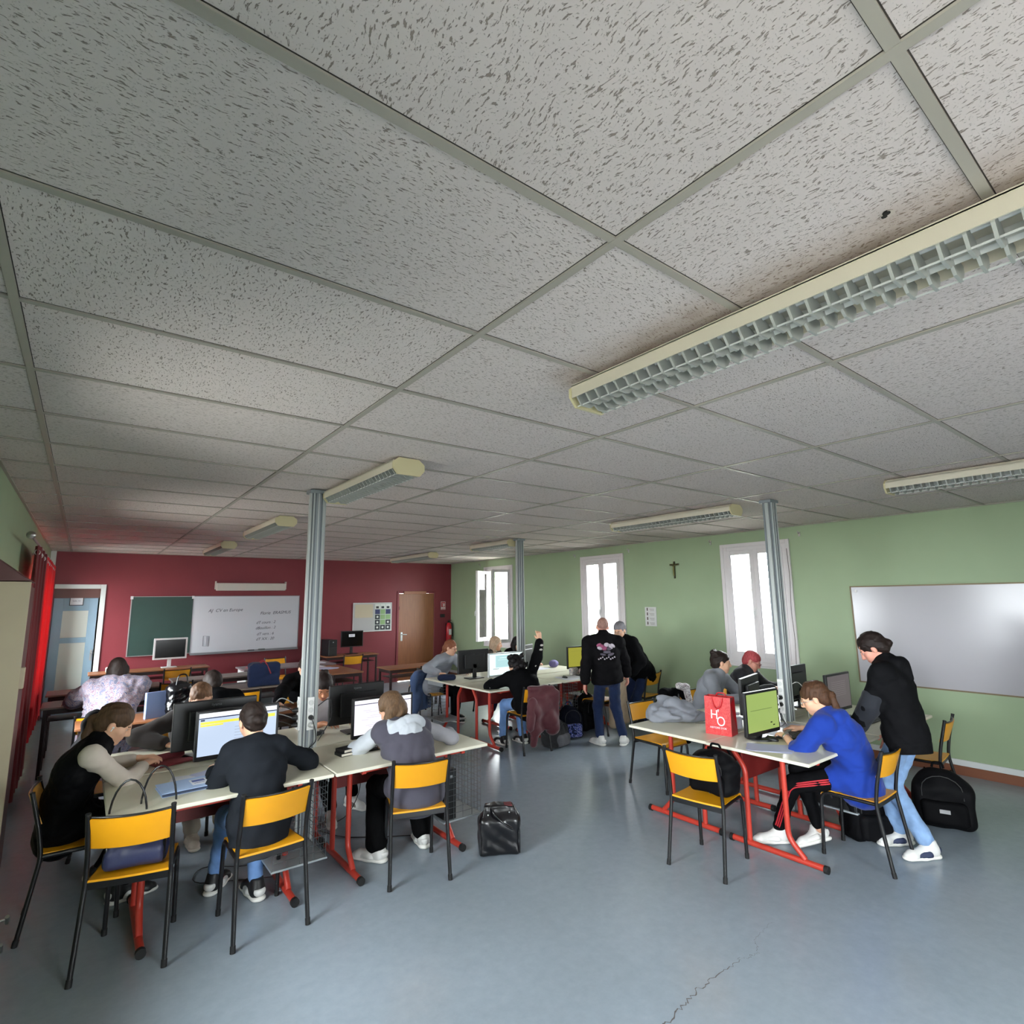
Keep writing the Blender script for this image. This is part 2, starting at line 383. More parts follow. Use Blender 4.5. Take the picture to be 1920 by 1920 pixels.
# walls with openings
def wall(name,axis,at,th,a0,a1,z0,z1,holes,m):
    mb=MB();holes=sorted(holes);cur=a0
    def seg(p,q,zz0,zz1):
        if q-p<1e-4 or zz1-zz0<1e-4:return
        if axis=='x':mb.bb(min(at,at+th),max(at,at+th),p,q,zz0,zz1)
        else:mb.bb(p,q,min(at,at+th),max(at,at+th),zz0,zz1)
    for h0,h1,hz0,hz1 in holes:
        seg(cur,h0,z0,z1);seg(h0,h1,z0,hz0);seg(h0,h1,hz1,z1);cur=h1
    seg(cur,a1,z0,z1);return struct(name,mb,m)
green=mat('green_wall_paint','96a888',.55,var=.03,scale=2.5,bump=.15,bscale=60,spec=.35)
redp=mat('burgundy_wall_paint','7c343b',.5,var=.04,scale=2,bump=.12,bscale=50,spec=.3)
W1=(9.72,10.72,.90,2.58);W2=(6.53,7.49,.98,2.60);W3=(3.63,4.55,.98,2.58)
wall('wall_right','x',XG,.3,YB,YR+.3,0,CE+.1,[W1,W2,W3],green)
LW=[(-2.0,.4,.9,2.3),(2.2,3.3,.9,2.35),(5.55,7.9,.75,2.02),(8.6,10.5,.9,2.35),(10.95,11.95,.5,2.35)]  # second and third openings are unseen, added to brighten middle and back
wall('wall_left','x',XL,-.3,YB,YR+.3,0,CE+.1,LW,green)
D1=(-.42,.22,0,2.15);D2=(5.99,6.95,0,2.05)
wall('wall_back','y',YR,.25,XL,XG,0,CE+.1,[D1,D2],redp)
BW=[(1.2,2.8,.9,2.3)]
wall('wall_front','y',YB,-.3,XL,XG,0,CE+.1,BW,mat('cream_wall_paint','cfcabd',.6,var=.03))
# corner post white and trims
struct('trim_4',MB().bb(XL,XL+.075,YR-.05,YR,0,CE),mat('white_paint','cfd2d0',.45))
wp=mat('white_paint','cfd2d0',.45)
bs=MB().bb(XG-.018,XG,YB,YR,.095,.155);struct('trim_5',bs,mat('white_trunking','d3d6d6',.4),bevel=.004)
struct('baseboard_right',MB().bb(XG-.014,XG,YB,YR,0,.094),mat('brown_plinth','7a4a33',.5))
struct('baseboard_back',MB().bb(.32,5.9,YR-.014,YR,0,.09).bb(7.03,XG,YR-.014,YR,0,.09),mat('burgundy_plinth','662f35',.5))
struct('baseboard_left',MB().bb(XL,XL+.014,YB,YR-.06,0,.09),mat('brown_plinth','7a4a33',.5))
# windows in the green wall
pvc=mat('window_pvc','d8d3d3',.35,spec=.5);glass=bpy.data.materials.new('clear_glass');glass.use_nodes=True
nt=glass.node_tree;nt.nodes.remove(nt.nodes['Principled BSDF']);tr=nt.nodes.new('ShaderNodeBsdfTransparent');gl=nt.nodes.new('ShaderNodeBsdfGlossy');gl.inputs['Roughness'].default_value=.02
lw=nt.nodes.new('ShaderNodeFresnel');lw.inputs[0].default_value=1.25;mx=nt.nodes.new('ShaderNodeMixShader');nt.links.new(lw.outputs[0],mx.inputs[0]);nt.links.new(tr.outputs[0],mx.inputs[1]);nt.links.new(gl.outputs[0],mx.inputs[2]);nt.links.new(mx.outputs[0],nt.nodes['Material Output'].inputs[0]);tr.inputs[0].default_value=(.97,.98,.98,1)
metal=mat('brushed_steel','b8b8b6',.3,metal=1);white=mat('white_plastic','dddddb',.4)
def sash(h,w_,parent,T):   # sash in local plane: x=0..w_, z=0..h, thickness y +-.03
    s=.062
    mb=MB().bb(0,s,-.03,.03,0,h).bb(w_-s,w_,-.03,.03,0,h).bb(s,w_-s,-.03,.03,0,s+.015).bb(s,w_-s,-.03,.03,h-s,h)
    o=obj('sash',mb,pvc,parent,bevel=.004);o.matrix_local=T
    obj('pane',MB().bb(s-.005,w_-s+.005,-.004,.004,s,h-s+.005),glass,o)
    obj('bead',MB().tube([(s+.004,-.032,s+.02),(w_-s-.004,-.032,s+.02),(w_-s-.004,-.032,h-s-.004),(s+.004,-.032,h-s-.004)],.004,6,closed=True),mat('seal_grey','77777a',.6),o)
    return o
def window(n,W,angs=(0,0),hand=True):
    y0,y1,z0,z1=W;e=empty('window_%d'%n,(XG,0,0));tag(e,kind='structure')
    fr=MB().bb(-.02,.06,y0,y0+.05,z0,z1).bb(-.02,.06,y1-.05,y1,z0,z1).bb(-.02,.06,y0+.05,y1-.05,z1-.055,z1).bb(-.02,.06,y0+.05,y1-.05,z0,z0+.05)
    fr.bb(-.03,0,y0-.05,y0,z0-.05,z1+.05).bb(-.03,0,y1,y1+.05,z0-.05,z1+.05).bb(-.03,0,y0,y1,z1,z1+.05).bb(-.03,0,y0,y1,z0-.05,z0)
    obj('window_frame',fr,pvc,e,bevel=.004)
    obj('window_sill',MB().bb(-.05,.28,y0-.03,y1+.03,z0-.075,z0-.05),pvc,e,bevel=.004)
    h=z1-z0-.10;ww=(y1-y0-.10)/2
    # local x of sash runs from hinge to the middle; sash y- side faces the room
    # hinge at far jamb (y1): x axis -> -y
    T=Matrix.Translation((0.0,y1-.05,z0+.05))@Matrix.Rotation(-PI/2-angs[0],4,'Z');a=sash(h,ww,e,T)
    T=Matrix.Translation((0.0,y0+.05,z0+.05))@Matrix.Rotation(PI/2+angs[1],4,'Z')@Matrix.Scale(-1,4,(0,1,0));b=sash(h,ww,e,T)
    hd=MB().box((ww-.03,-.037,h*.42),(.028,.012,.11),0).tube([(ww-.03,-.04,h*.42),(ww-.03,-.07,h*.42),(ww-.03,-.07,h*.42-.10)],.008,8,bend=.02)
    if hand:obj('handle',hd,white,a)
    return e
window(1,W1,(1.15,1.35));window(2,W2);window(3,W3)
# outside: pale neighbouring facade and ground
struct('wall_outside',MB().bb(XG+5.5,XG+6,4.2,16,-1,2.2).bb(XG+5.3,XG+5.5,4.2,16,2.05,2.2),mat('pale_render','e6e2dc',.8))
struct('ground_outside',MB().bb(-30,40,-30,45,-1.2,-1.0),mat('pale_ground','8f8c86',.9))
# windows in left and rear walls; two unseen left ones added for light
def bigwin(n,axis,at,a0,a1,z0,z1,parts=3):
    mb=MB();t=.06
    def seg(p,q,c,d):
        if axis=='y':mb.bb(p,q,at-.2,at-.12,c,d)
        else:mb.bb(at-.2,at-.12,p,q,c,d)
    seg(a0,a1,z0,z0+t);seg(a0,a1,z1-t,z1)
    for i in range(parts+1):
        c=a0+(a1-a0)*i/parts;seg(max(a0,c-t/2),min(a1,c+t/2),z0,z1)
    o=struct('window_%d'%n,mb,pvc)
    g=MB()
    if axis=='y':g.bb(a0,a1,at-.165,at-.155,z0+t,z1-t)
    else:g.bb(at-.165,at-.155,a0,a1,z0+t,z1-t)
    obj('pane',g,glass,o)
for i_,q_ in enumerate(LW):bigwin(4+i_,'x',XL,*q_)
bigwin(9,'y',YB,*BW[0])
# portals
def portal(loc,rot,sx,sy_):
    l=bpy.data.lights.new('daylight_portal','AREA');l.shape='RECTANGLE';l.size=sx;l.size_y=sy_;l.cycles.is_portal=True
    o=bpy.data.objects.new('daylight_portal',l);C.objects.link(o);o.location=loc;o.rotation_euler=rot
for (a,b,c,d) in (W1,W2,W3):portal((XG+.2,(a+b)/2,(c+d)/2),(0,PI/2,0),d-c,b-a)
for (a,b,c,d) in LW:portal((XL-.25,(a+b)/2,(c+d)/2),(0,-PI/2,0),d-c,b-a)
for (a,b,c,d) in BW:portal(((a+b)/2,YB-.25,(c+d)/2),(PI/2,0,0),b-a,d-c)
struct('wall_corridor',MB().bb(-.52,1.2,YR+1.3,YR+1.4,0,2.5).bb(-.62,-.52,YR+.25,YR+1.4,0,2.5).bb(1.2,1.3,YR+.25,YR+1.4,0,2.5).bb(-.62,1.3,YR+.25,YR+1.4,2.5,2.6),mat('cream_wall_paint','cfcabd',.6))
# doors in the burgundy wall
e=empty('door_1',(0,YR,0));tag(e,kind='structure')
a,b,_,h=D1
obj('door_frame',MB().bb(b,b+.075,-.02,.10,0,h+.075).bb(a-.0,b,-.02,.10,h,h+.075),mat('white_paint','cfd2d0',.45),e,bevel=.004)
blue=mat('blue_grey_door_paint','8da8ba',.45,var=.04,scale=3);frost=mat('frosted_glass','dfe3da',.35,trans=.0)
fn=frost.node_tree;fb=fn.nodes['Principled BSDF'];tl=fn.nodes.new('ShaderNodeBsdfTranslucent');tl.inputs[0].default_value=lin('e3e6dc');mx=fn.nodes.new('ShaderNodeMixShader');mx.inputs[0].default_value=.15
fn.links.new(fb.outputs[0],mx.inputs[1]);fn.links.new(tl.outputs[0],mx.inputs[2]);fn.links.new(mx.outputs[0],fn.nodes['Material Output'].inputs[0])
obj('transom',MB().bb(a,b,.12,.20,1.99,h),mat('brown_transom','6b4a44',.5),e)
lf=MB();x0,x1=a+.005,b-.02;y0,y1=.14,.18;top=1.99;s1,s2=x0+.135,x1-.125
lf.bb(x0,s1,y0,y1,.02,top).bb(s2,x1,y0,y1,.02,top).bb(s1,s2,y0,y1,.02,.22).bb(s1,s2,y0,y1,1.22,1.31).bb(s1,s2,y0,y1,1.77,top)
dl=obj('door_leaf',lf,blue,e,bevel=.003)
obj('pane',MB().bb(s1,s2,y0+.015,y0+.025,.22,1.22),frost,dl);obj('pane',MB().bb(s1,s2,y0+.015,y0+.025,1.31,1.77),frost,dl)
obj('handle',MB().box((x1-.03,y0-.005,1.0),(.03,.012,.18)).tube([(x1-.03,y0-.01,1.03),(x1-.03,y0-.06,1.03),(x1+.08,y0-.06,1.04)],.009,8,bend=.02),metal,dl)
pl=obj('door_plate',MB().bb((x0+x1)/2-.095,(x0+x1)/2+.10,y0-.012,y0,1.86,2.03),mat('black_plastic','151517',.4),e)
obj('paper',MB().bb((x0+x1)/2-.085,(x0+x1)/2+.09,y0-.0135,y0-.012,1.872,2.018),mat('paper_white','e9e9ee',.7),pl)
text('lettering','Salle 12',.035,mat('ink_grey','77778a',.7),pl,T_front((x0+x1)/2,y0-.0142,1.94))
e=empty('door_2',(0,YR,0));tag(e,kind='structure');a,b,_,h=D2
wood=mat('brown_door_wood','8a5230',.42,var=.12,scale=6,stretch=(6,6,.5))
obj('door_frame',MB().bb(a-.05,a,-.02,.08,0,h+.05).bb(b,b+.05,-.02,.08,0,h+.05).bb(a,b,-.02,.08,h,h+.05),redp,e,bevel=.004)
dl=obj('door_leaf',MB().bb(a+.004,b-.004,.0,.04,.006,h-.004),wood,e,bevel=.003)
obj('handle',MB().box((a+.085,-.006,1.03),(.045,.012,.20)).tube([(a+.085,0,1.08),(a+.085,-.055,1.08),(a+.20,-.055,1.075)],.011,8,bend=.02),metal,dl)
obj('hinge',MB().tube([(a+.01,-.008,1.66),(a+.01,-.008,1.74)],.01,8),mat('rust_brown','5f2f22',.6),dl)
cl=obj('door_closer',MB().bb(a+.12,a+.72,-.05,-.005,h-.02,h+.05),mat('closer_brown','9a6248',.5),e,bevel=.006)
# ---------- suspended strip lights
cream=mat('cream_enamel','d3ccba',.4);refl=mat('white_reflector','d6d8d6',.35);lamm=mat('louvre_plastic','9fa29d',.4)
def light(x,y0,y1,label):
    L=y1-y0;t=empty('ceiling_light',(x,y0,CE));tag(t,label,'ceiling light','louvred fluorescent ceiling lights')
    b=MB().bb(-.085,.085,0,L,-.008,-.001).bb(-.100,.100,0,L,-.018,-.011).bb(-.092,.092,0,L,-.011,-.008)
    for s in(-1,1):
        b.bb(s*.130,s*.136,0,L,-.074,-.022);b.bb(s*.088,s*.136,0,L,-.026,-.018)
    b.bb(-.13,.13,0,L,-.030,-.026)
    obj('housing',b,cream,t)
    oc=[(-.09,0),(.09,0),(.142,-.034),(.142,-.072),(.1,-.112),(-.1,-.112),(-.142,-.072),(-.142,-.034)]
    for yy,yb in((-.012,0),(L,L+.012)):
        M=Matrix.Translation((0,yb,0))@Matrix.Rotation(PI/2,4,'X');obj('end_cap',MB().prism(oc,.012,M=M),mat('aged_cream_cap','cdc49c',.5),t,bevel=.003)
    lv=MB()
    n=int(L/.052)
    for i in range(n):
        yy=(i+.5)*L/n
        hx=[(-.129,-.058),(-.06,-.048),(0,-.070),(.06,-.048),(.129,-.058),(.128,-.078),(.098,-.110),(.03,-.110),(0,-.092),(-.03,-.110),(-.098,-.110),(-.128,-.078)]
        vs=[(p[0],yy-.004,p[1]) for p in hx]+[(p[0],yy+.004,p[1]) for p in hx];m=len(hx)
        lv.add(vs,[tuple(range(m)),tuple(reversed(range(m,2*m)))]+[(k,k+m,(k+1)%m+m,(k+1)%m) for k in range(m)])
    obj('louvre',lv,lamm,t)
    rf=MB()
    for s in(-1,1):
        rf.add([(0,0,-.05),(0,L,-.05),(s*.02,L,-.086),(s*.02,0,-.086)],[(0,1,2,3)])
        rf.bb(s*.091,s*.095,0,L,-.108,-.103);rf.bb(s*.060,s*.125,0,L,-.034,-.0305)
    obj('reflector',rf,refl,t)
    t.scale=(.80,1,1)
    for s in(-1,1):obj('lamp_tube',MB().tube([(s*.065,.03,-.045),(s*.065,L-.03,-.045)],.011,12),mat('unlit_tube','e4e6e6',.3),t)
X1,X2=1.655,5.16
light(X1+.03,.10,1.62,'cream strip light with open louvres hanging nearest the camera at upper right')
light(X1-.045,3.20,4.50,'cream strip light over the near left grey column, octagonal end cap towards us')
light(X1,6.15,7.65,'small cream strip light behind the one above the left column')
light(X1,9.15,10.70,'farthest strip light of the left line, almost at the burgundy wall')
light(X2,.15,1.62,'strip light cut by the right edge, above the large wall whiteboard')
light(X2-.02,2.98,4.62-.06,'strip light just left of the right grey column top')
light(X2+.02,6.72,7.75,'strip light crossing the top of the middle grey column')
light(X2+.1,9.35,11.0,'strip light near the corner of burgundy and green walls')
# ---------- columns
colm=mat('column_grey','7f868b',.4,metal=.15);trk=mat('column_trunking','a9aeac',.35);dk=mat('groove_dark','5f6468',.6)
def column(n,x,y,label,w=.088):
    t=empty('support_column',(x,y,0));tag(t,label,'column','grey service columns')
    h=w/2;obj('post',MB().bb(-h,h,-h,h,0,CE),colm,t,bevel=.004)
    g=MB()
    for a in(-h*.55,h*.55):g.bb(a-.004,a+.004,-h-.004,-h,0,CE)
    g.bb(-h-.004,-h,-h*.8,-h*.55,0,CE).bb(-h-.004,-h,h*.3,h*.55,0,CE);obj('groove',g,dk,t)
    obj('cable_trunking',MB().bb(-h-.022,-h,-h*.5,h*.25,0,CE).bb(h,h+.024,-h*.6,h*.6,0,CE),trk,t,bevel=.003)
    obj('rib',MB().bb(-.006,.006,-h-.007,-h,0,CE).bb(h*.75,h*.95,-h-.010,-h,0,CE).bb(-h*.98,-h*.8,-h-.010,-h,0,CE),trk,t,bevel=.002)
    obj('collar',MB().bb(-h-.03,h+.03,-h-.015,h+.015,CE-.03,CE-.001),colm,t,bevel=.003)
    return t
cL=column(1,1.475,4.585,'grey column rising between the near left computer tables')
cM=column(2,5.225,6.62,'thin grey column rising from the middle computer tables')
cR=column(3,5.19,2.66,'grey column at right rising in front of a tall window')
blk=mat('black_plastic','151517',.4);wht=mat('white_plastic','dddddb',.4);screw=mat('socket_face','c9cbc9',.4)
def outlets(t,x,y,z,face,n=4):
    mb=MB();k=MB()
    for i in range(n):
        zz=z+i*.055
        if face=='y':mb.lathe([(.019,0),(.019,.004),(.015,.004),(.014,.001)],seg=16,M=Matrix.Translation((x,y-.013,zz))@Matrix.Rotation(PI/2,4,'X'))
        else:mb.lathe([(.019,0),(.019,.004),(.015,.004),(.014,.001)],seg=16,M=Matrix.Translation((x+.013*face,y,zz))@Matrix.Rotation(PI/2*face,4,'Y'))
    if face=='y':k.bb(x-.026,x+.026,y-.012,y,z-.04,z+.055*(n-1)+.04)
    else:k.bb(min(x,x+.012*face),max(x,x+.012*face),y-.026,y+.026,z-.04,z+.055*(n-1)+.04)
    o=obj('socket_plate',k,wht,t,bevel=.003);obj('socket',mb,screw,o);return o
def plug(t,x,y,z,face,m=blk):
    mb=MB()
    M=Matrix.Translation((x,y-.014,z))@Matrix.Rotation(PI/2,4,'X') if face=='y' else Matrix.Translation((x+.014*face,y,z))@Matrix.Rotation(PI/2*face,4,'Y')
    mb.lathe([(.019,0),(.02,.012),(.017,.03),(.008,.045)],seg=14,M=M);return obj('plug',mb,m,t)
outlets(cL,.0,-.054,.93,'y',4);plug(cL,0,-.054,.985,'y');plug(cL,0,-.054,.93,'y',wht)
outlets(cL,-.066,0,.93,-1,4)
for z in(.93,.985,1.04):plug(cL,-.066,0,z,-1)
outlets(cR,-.066,0,.86,-1,5);outlets(cR,.066,0,.86,1,5)
for z in(.90,.96):plug(cR,-.066,0,z,-1);plug(cR,.066,0,z,1)
# ---------- chairs
yel=mat('yellow_plywood','e09c12',.42,var=.05,scale=5,coat=.15);ble=mat('black_steel','131315',.32,spec=.5);edge=mat('plywood_edge','9c6b45',.6);rub=mat('black_rubber','0d0d0e',.7)
def make_chair():
    t=empty('classroom_chair',(0,0,0))
    for s in(-1,1):
        o=obj('leg',MB().tube([(s*.203,-.235,.012),(s*.192,-.165,.44),(s*.190,-.185,.58),(s*.192,-.235,.795)],.0125,10,bend=.05),ble,t)
        obj('foot_cap',MB().tube([(s*.2035,-.238,0),(s*.2025,-.231,.035)],.0145,10),rub,o)
        obj('end_plug',MB().tube([(s*.192,-.2345,.793),(s*.192,-.236,.801)],.0135,10),rub,o)
        o=obj('leg',MB().tube([(s*.172,.222,.012),(s*.168,.205,.435),(s*.186,-.160,.437)],.0125,10,bend=.07),ble,t)
        obj('foot_cap',MB().tube([(s*.172,.2225,0),(s*.172,.2215,.035)],.0145,10),rub,o)
    obj('stretcher',MB().bb(-.185,.185,-.168,-.156,.405,.440),ble,t,bevel=.002);obj('stretcher',MB().bb(-.168,.168,.13,.145,.40,.43),ble,t,bevel=.002)
    def seat(u,v):
        y=-.175+.40*v;wd=.182-.012*v;z=.456-.006*math.sin(PI*min(1,v*1.15))
        if v>.86:q=(v-.86)/.14;y=-.175+.40*.86+.035*math.sin(q*1.5);z=.454-.035*(1-math.cos(q*1.5))
        return((-1+2*u)*wd,y,z-.004*math.sin(PI*u))
    obj('seat',MB().grid(10,26,seat,0,.011),yel,t)
    obj('seat_edge',MB().tube([(-.170,.2045,.415),(-.09,.2045,.411),(.09,.2045,.411),(.170,.2045,.415)],.0065,8),edge,t)
    def back(u,v):
        a=(-1+2*u);return(a*.182,-.178-.052*v*1.0-.028*(1-a*a)+.002,.615+.155*v+.006*(a*a)-.004)
    obj('backrest',MB().grid(16,6,lambda u,v:back(1-u,v),0,.010),yel,t)
    obj('top_rail',MB().tube([tuple(Vector(back(i/16,1.02))+Vector((0,.004,.003))) for i in range(17)],.0065,8),ble,t)
    return t
_ch=[]
def chair(x,y,deg,label,group='yellow and black classroom chairs'):
    if not _ch:t=make_chair();_ch.append(t)
    else:t=dup(_ch[0])
    t.location=(x,y,0);t.rotation_euler=(0,0,math.radians(deg));t['label']=label;t['category']='chair';t['group']=group;return t
# ---------- computer tables
crm=mat('cream_laminate','d3cfba',.32,var=.02,scale=3,spec=.5);crme=mat('cream_edge','ddd9c8',.45);redst=mat('red_orange_steel','b6382a',.38,spec=.5);redd=mat('dark_red_panel','6e1c1a',.5);wire=mat('grey_wire','63676a',.4,metal=.2);clearp=mat('smoky_plastic_tray','9aa1a5',.3)
def make_table():
    t=empty('computer_table',(0,0,0))
    obj('tabletop',MB().bb(-.605,.605,-.39,.39,.727,.750),[crm],t,bevel=.004)
    obj('edging',MB().bb(-.6065,.6065,-.3915,.3915,.7285,.7475),crme,t,bevel=.003)
    for s in(-1,1):
        x=s*.40
        e=obj('leg_frame',MB().tube([(x,.31,.705),(x,.20,.56),(x,.20,.05)],.019,12,bend=.05).tube([(x,-.10,.705),(x,-.10,.16),(x,-.21,.045)],.019,12,bend=.05),redst,t)
        obj('foot_bar',MB().tube([(x,-.35,.030),(x,.35,.030)],.021,14),redst,e)
        for q in(-1,1):obj('end_cap',MB().tube([(x,q*.335,.0265),(x,q*.362,.0265)],.0262,14),rub,e)
    obj('rail',MB().bb(-.415,-.385,-.36,.36,.700,.727).bb(.385,.415,-.36,.36,.700,.727).bb(-.385,.385,.30,.33,.700,.727).bb(-.385,.385,-.33,-.30,.700,.727),redst,t,bevel=.003)
    obj('modesty_panel',MB().bb(-.385,.385,.225,.237,.46,.70),redd,t,bevel=.002)
    return t
def basket(t,side=1):
    mb=MB();x0,x1=side*.27,side*.60;y0,y1=-.30,.12;z0,z1=.22,.70
    if x0>x1:x0,x1=x1,x0
    n=11
    for i in range(n+1):
        z=z0+(z1-z0)*i/n;mb.tube([(x0,y0,z),(x1,y0,z),(x1,y1,z)],.0018,5)
    for i in range(5):
        x=x0+(x1-x0)*i/4;mb.tube([(x,y0,z0),(x,y0,z1)],.0018,5)
    for i in range(1,10):
        y=y0+(y1-y0)*i/9;mb.tube([(x1,y,z0),(x1,y,z1)],.0018,5)
    o=obj('wire_basket',mb,wire,t);tr=MB().bb(x0-.01,x1+.01,y0-.01,y1+.01,z0-.012,z0);obj('tray',tr,clearp,o,bevel=.003);obj('hanger',MB().bb(x1,x1+.006,y0,y1,z1-.02,.727),clearp,o)
_tb=[]
def table(x,y,deg,label,bk=0):
    if not _tb:t=make_table();_tb.append(t)
    else:
        t=_tb[0].copy();C.objects.link(t)
        for ch in list(_tb[0].children):
            if not ch.name.startswith('wire_basket'):dup(ch,t)
    t.location=(x,y,0);t.rotation_euler=(0,0,math.radians(deg));t['label']=label;t['category']='table';t['group']='cream computer tables on red steel legs'
    if bk:basket(t,bk)
    return t
table(.80,4.175,0,'front left computer table of the near left cluster, red tablet and papers on it',1)
table(2.025,4.165,0,'front right computer table of the near left cluster, pocket books on it',1)
table(.80,4.985,180,'back left computer table of the near left cluster, behind the yellow-bar screen')
table(2.03,4.97,180,'back right computer table of the near left cluster, under a black monitor back',-1)
table(4.565,2.30,0,'cream table at right with green screen and papers, red legs at front',1)
table(4.575,3.09,180,'cream table at right with the red gift bag and grey fleece')
table(5.80,2.29,0,'cream table at right, partly behind the standing girl')
table(5.80,3.08,180,'cream table beyond the right column, black monitor seen side on')
table(4.68,6.19,0,'middle cluster table with the silver screen, left front',1)
table(4.66,7.02,180,'middle cluster table with navy pencil case, left back',1)
table(5.93,6.19,0,'middle cluster table with the yellow screen',-1)
table(5.93,7.02,180,'middle cluster table by the green wall, beyond the yellow screen')
# ---------- chairs in view
chair(.36,3.95,-15.5,'yellow chair at lower left holding a navy handbag')
chair(.99,3.81,3,'yellow chair under the person in dark navy knit, white-toed sneakers below')
chair(2.005,3.79,-17,'yellow chair under the person in the white-hooded jacket')
chair(.10,4.58,-92,'yellow chair at the far left under the person in a quilted black vest')
chair(3.72,2.55,-81,'yellow chair with a black rucksack on its seat, in front of red table legs')
chair(4.79,3.80,176,'empty yellow chair behind the grey fleece, left end of right tables')
chair(4.65,1.885,1,'yellow chair under the person in the bright blue hoodie')
chair(6.10,1.93,6,'yellow chair beside the green wall, behind the standing girl')
chair(4.60,5.72,-5,'chair draped with a burgundy coat, under the person raising an arm')
chair(6.72,5.62,8,'yellow chair by the green wall beside the bending grey-haired person')
chair(1.36,11.22,-4,'yellow chair at the back wall under the white-framed monitor')
chair(4.47,11.38,-3,'yellow chair at the back wall under the black labelled monitor')
chair(4.70,8.62,2,'yellow chair pushed to the brown table near the brown door')
chair(3.10,11.55,180,'yellow chair behind the teacher desk, only its back edge showing')
chair(1.72,7.92,-12,'yellow chair with curved back beside the blue tote bag')
chair(1.14,9.42,-4,'yellow chair behind the floral blouse person, half hidden')
chair(.78,5.60,180,'chair behind the yellow-bar screen, under the person in glasses')
chair(1.98,5.66,180,'chair under the person in the white top, left tables')
chair(.22,7.30,0,'chair under the person in the floral blouse')
chair(1.17,6.16,5,'yellow chair under the hooded person bent over a desk')
chair(2.22,7.12,180,'chair behind the left column, under the person in black writing')
chair(4.55,7.98,180,'chair under the person in a pale grey sweater, jeans jacket on it')
chair(5.62,7.95,180,'chair under the person with long fair hair')
chair(6.35,8.0,180,'chair under the person hidden by the middle column')
chair(5.80,3.92,176,'chair under the person with the dark hair bun')
chair(6.52,3.90,186,'chair under the person with red hair and glasses')
# ---------- brown school desks
lam=mat('brown_laminate','8a5a3c',.4,var=.06,scale=4,stretch=(1,8,1));lamg=mat('greyed_laminate','82756c',.4,var=.05);dkst=mat('dark_brown_steel','2a1918',.4)
def desk(x,y,deg,label,w=1.25,d=.52,top=lam,h=.75):
    t=empty('school_desk',(x,y,0),math.radians(deg));tag(t,label,'desk','brown school desks')
    obj('desktop',MB().bb(-w/2,w/2,-d/2,d/2,h-.022,h),top,t,bevel=.006)
    obj('apron',MB().bb(-w/2+.03,w/2-.03,-d/2+.03,-d/2+.06,h-.075,h-.022).bb(-w/2+.03,w/2-.03,d/2-.06,d/2-.03,h-.075,h-.022).bb(-w/2+.03,-w/2+.06,-d/2+.03,d/2-.03,h-.075,h-.022).bb(w/2-.06,w/2-.03,-d/2+.03,d/2-.03,h-.075,h-.022),dkst,t)
    for sx in(-1,1):
        for sy_ in(-1,1):
            a=sx*(w/2-.045);b=sy_*(d/2-.045);obj('leg',MB().bb(a-.017,a+.017,b-.017,b+.017,0,h-.022),dkst,t,bevel=.003)
    obj('bookshelf',MB().bb(-w/2+.07,w/2-.07,-d/2+.08,d/2-.08,h-.16,h-.15),dkst,t)
    return t
desk(.34,8.42,0,'greyish desk top at far left, in front of the floral blouse person',top=lamg)
desk(.34,9.50,0,'desk by the blue-grey door, second row from the left curtains',top=lamg)
desk(.63,6.86,0,'brown desk behind the black vest person, black bag on it',w=1.2)
desk(1.88,6.42,0,'dark desk with white papers left of the near column',w=1.15)
desk(1.95,8.42,0,'dark desk carrying the navy tote bag',top=lamg)
desk(1.75,9.85,0,'grey-topped desk in the row before the chalkboard',top=lamg)
desk(1.28,11.72,0,'brown desk under the chalkboard with the white-framed monitor')
desk(4.62,11.82,0,'brown desk at the back wall with the black monitor and tower',w=1.15)
desk(4.72,9.0,0,'brown desk standing alone before the brown door',w=1.2)
desk(3.45,9.45,90,'brown desk seen end on, papers on it, left of the middle of the room',top=lam)
desk(.40,11.72,0,'brown desk under the chalkboard edge with the cream box',w=.50)
t=empty('teacher_desk',(3.0,10.62,0));tag(t,'white-sided teacher desk with grey front before the whiteboard','desk')
obj('desktop',MB().bb(-.78,.78,-.34,.34,.73,.755),mat('mauve_top','7d6e70',.4),t,bevel=.004)
obj('side_panel',MB().bb(-.74,-.715,-.32,.32,0,.73),mat('white_laminate','cfd0ce',.45),t,bevel=.002);obj('side_panel',MB().bb(.715,.74,-.32,.32,0,.73),mat('white_laminate','cfd0ce',.45),t,bevel=.002)
obj('modesty_panel',MB().bb(-.715,-.3,-.30,-.285,.1,.73),mat('grey_panel','5f6464',.5),t)
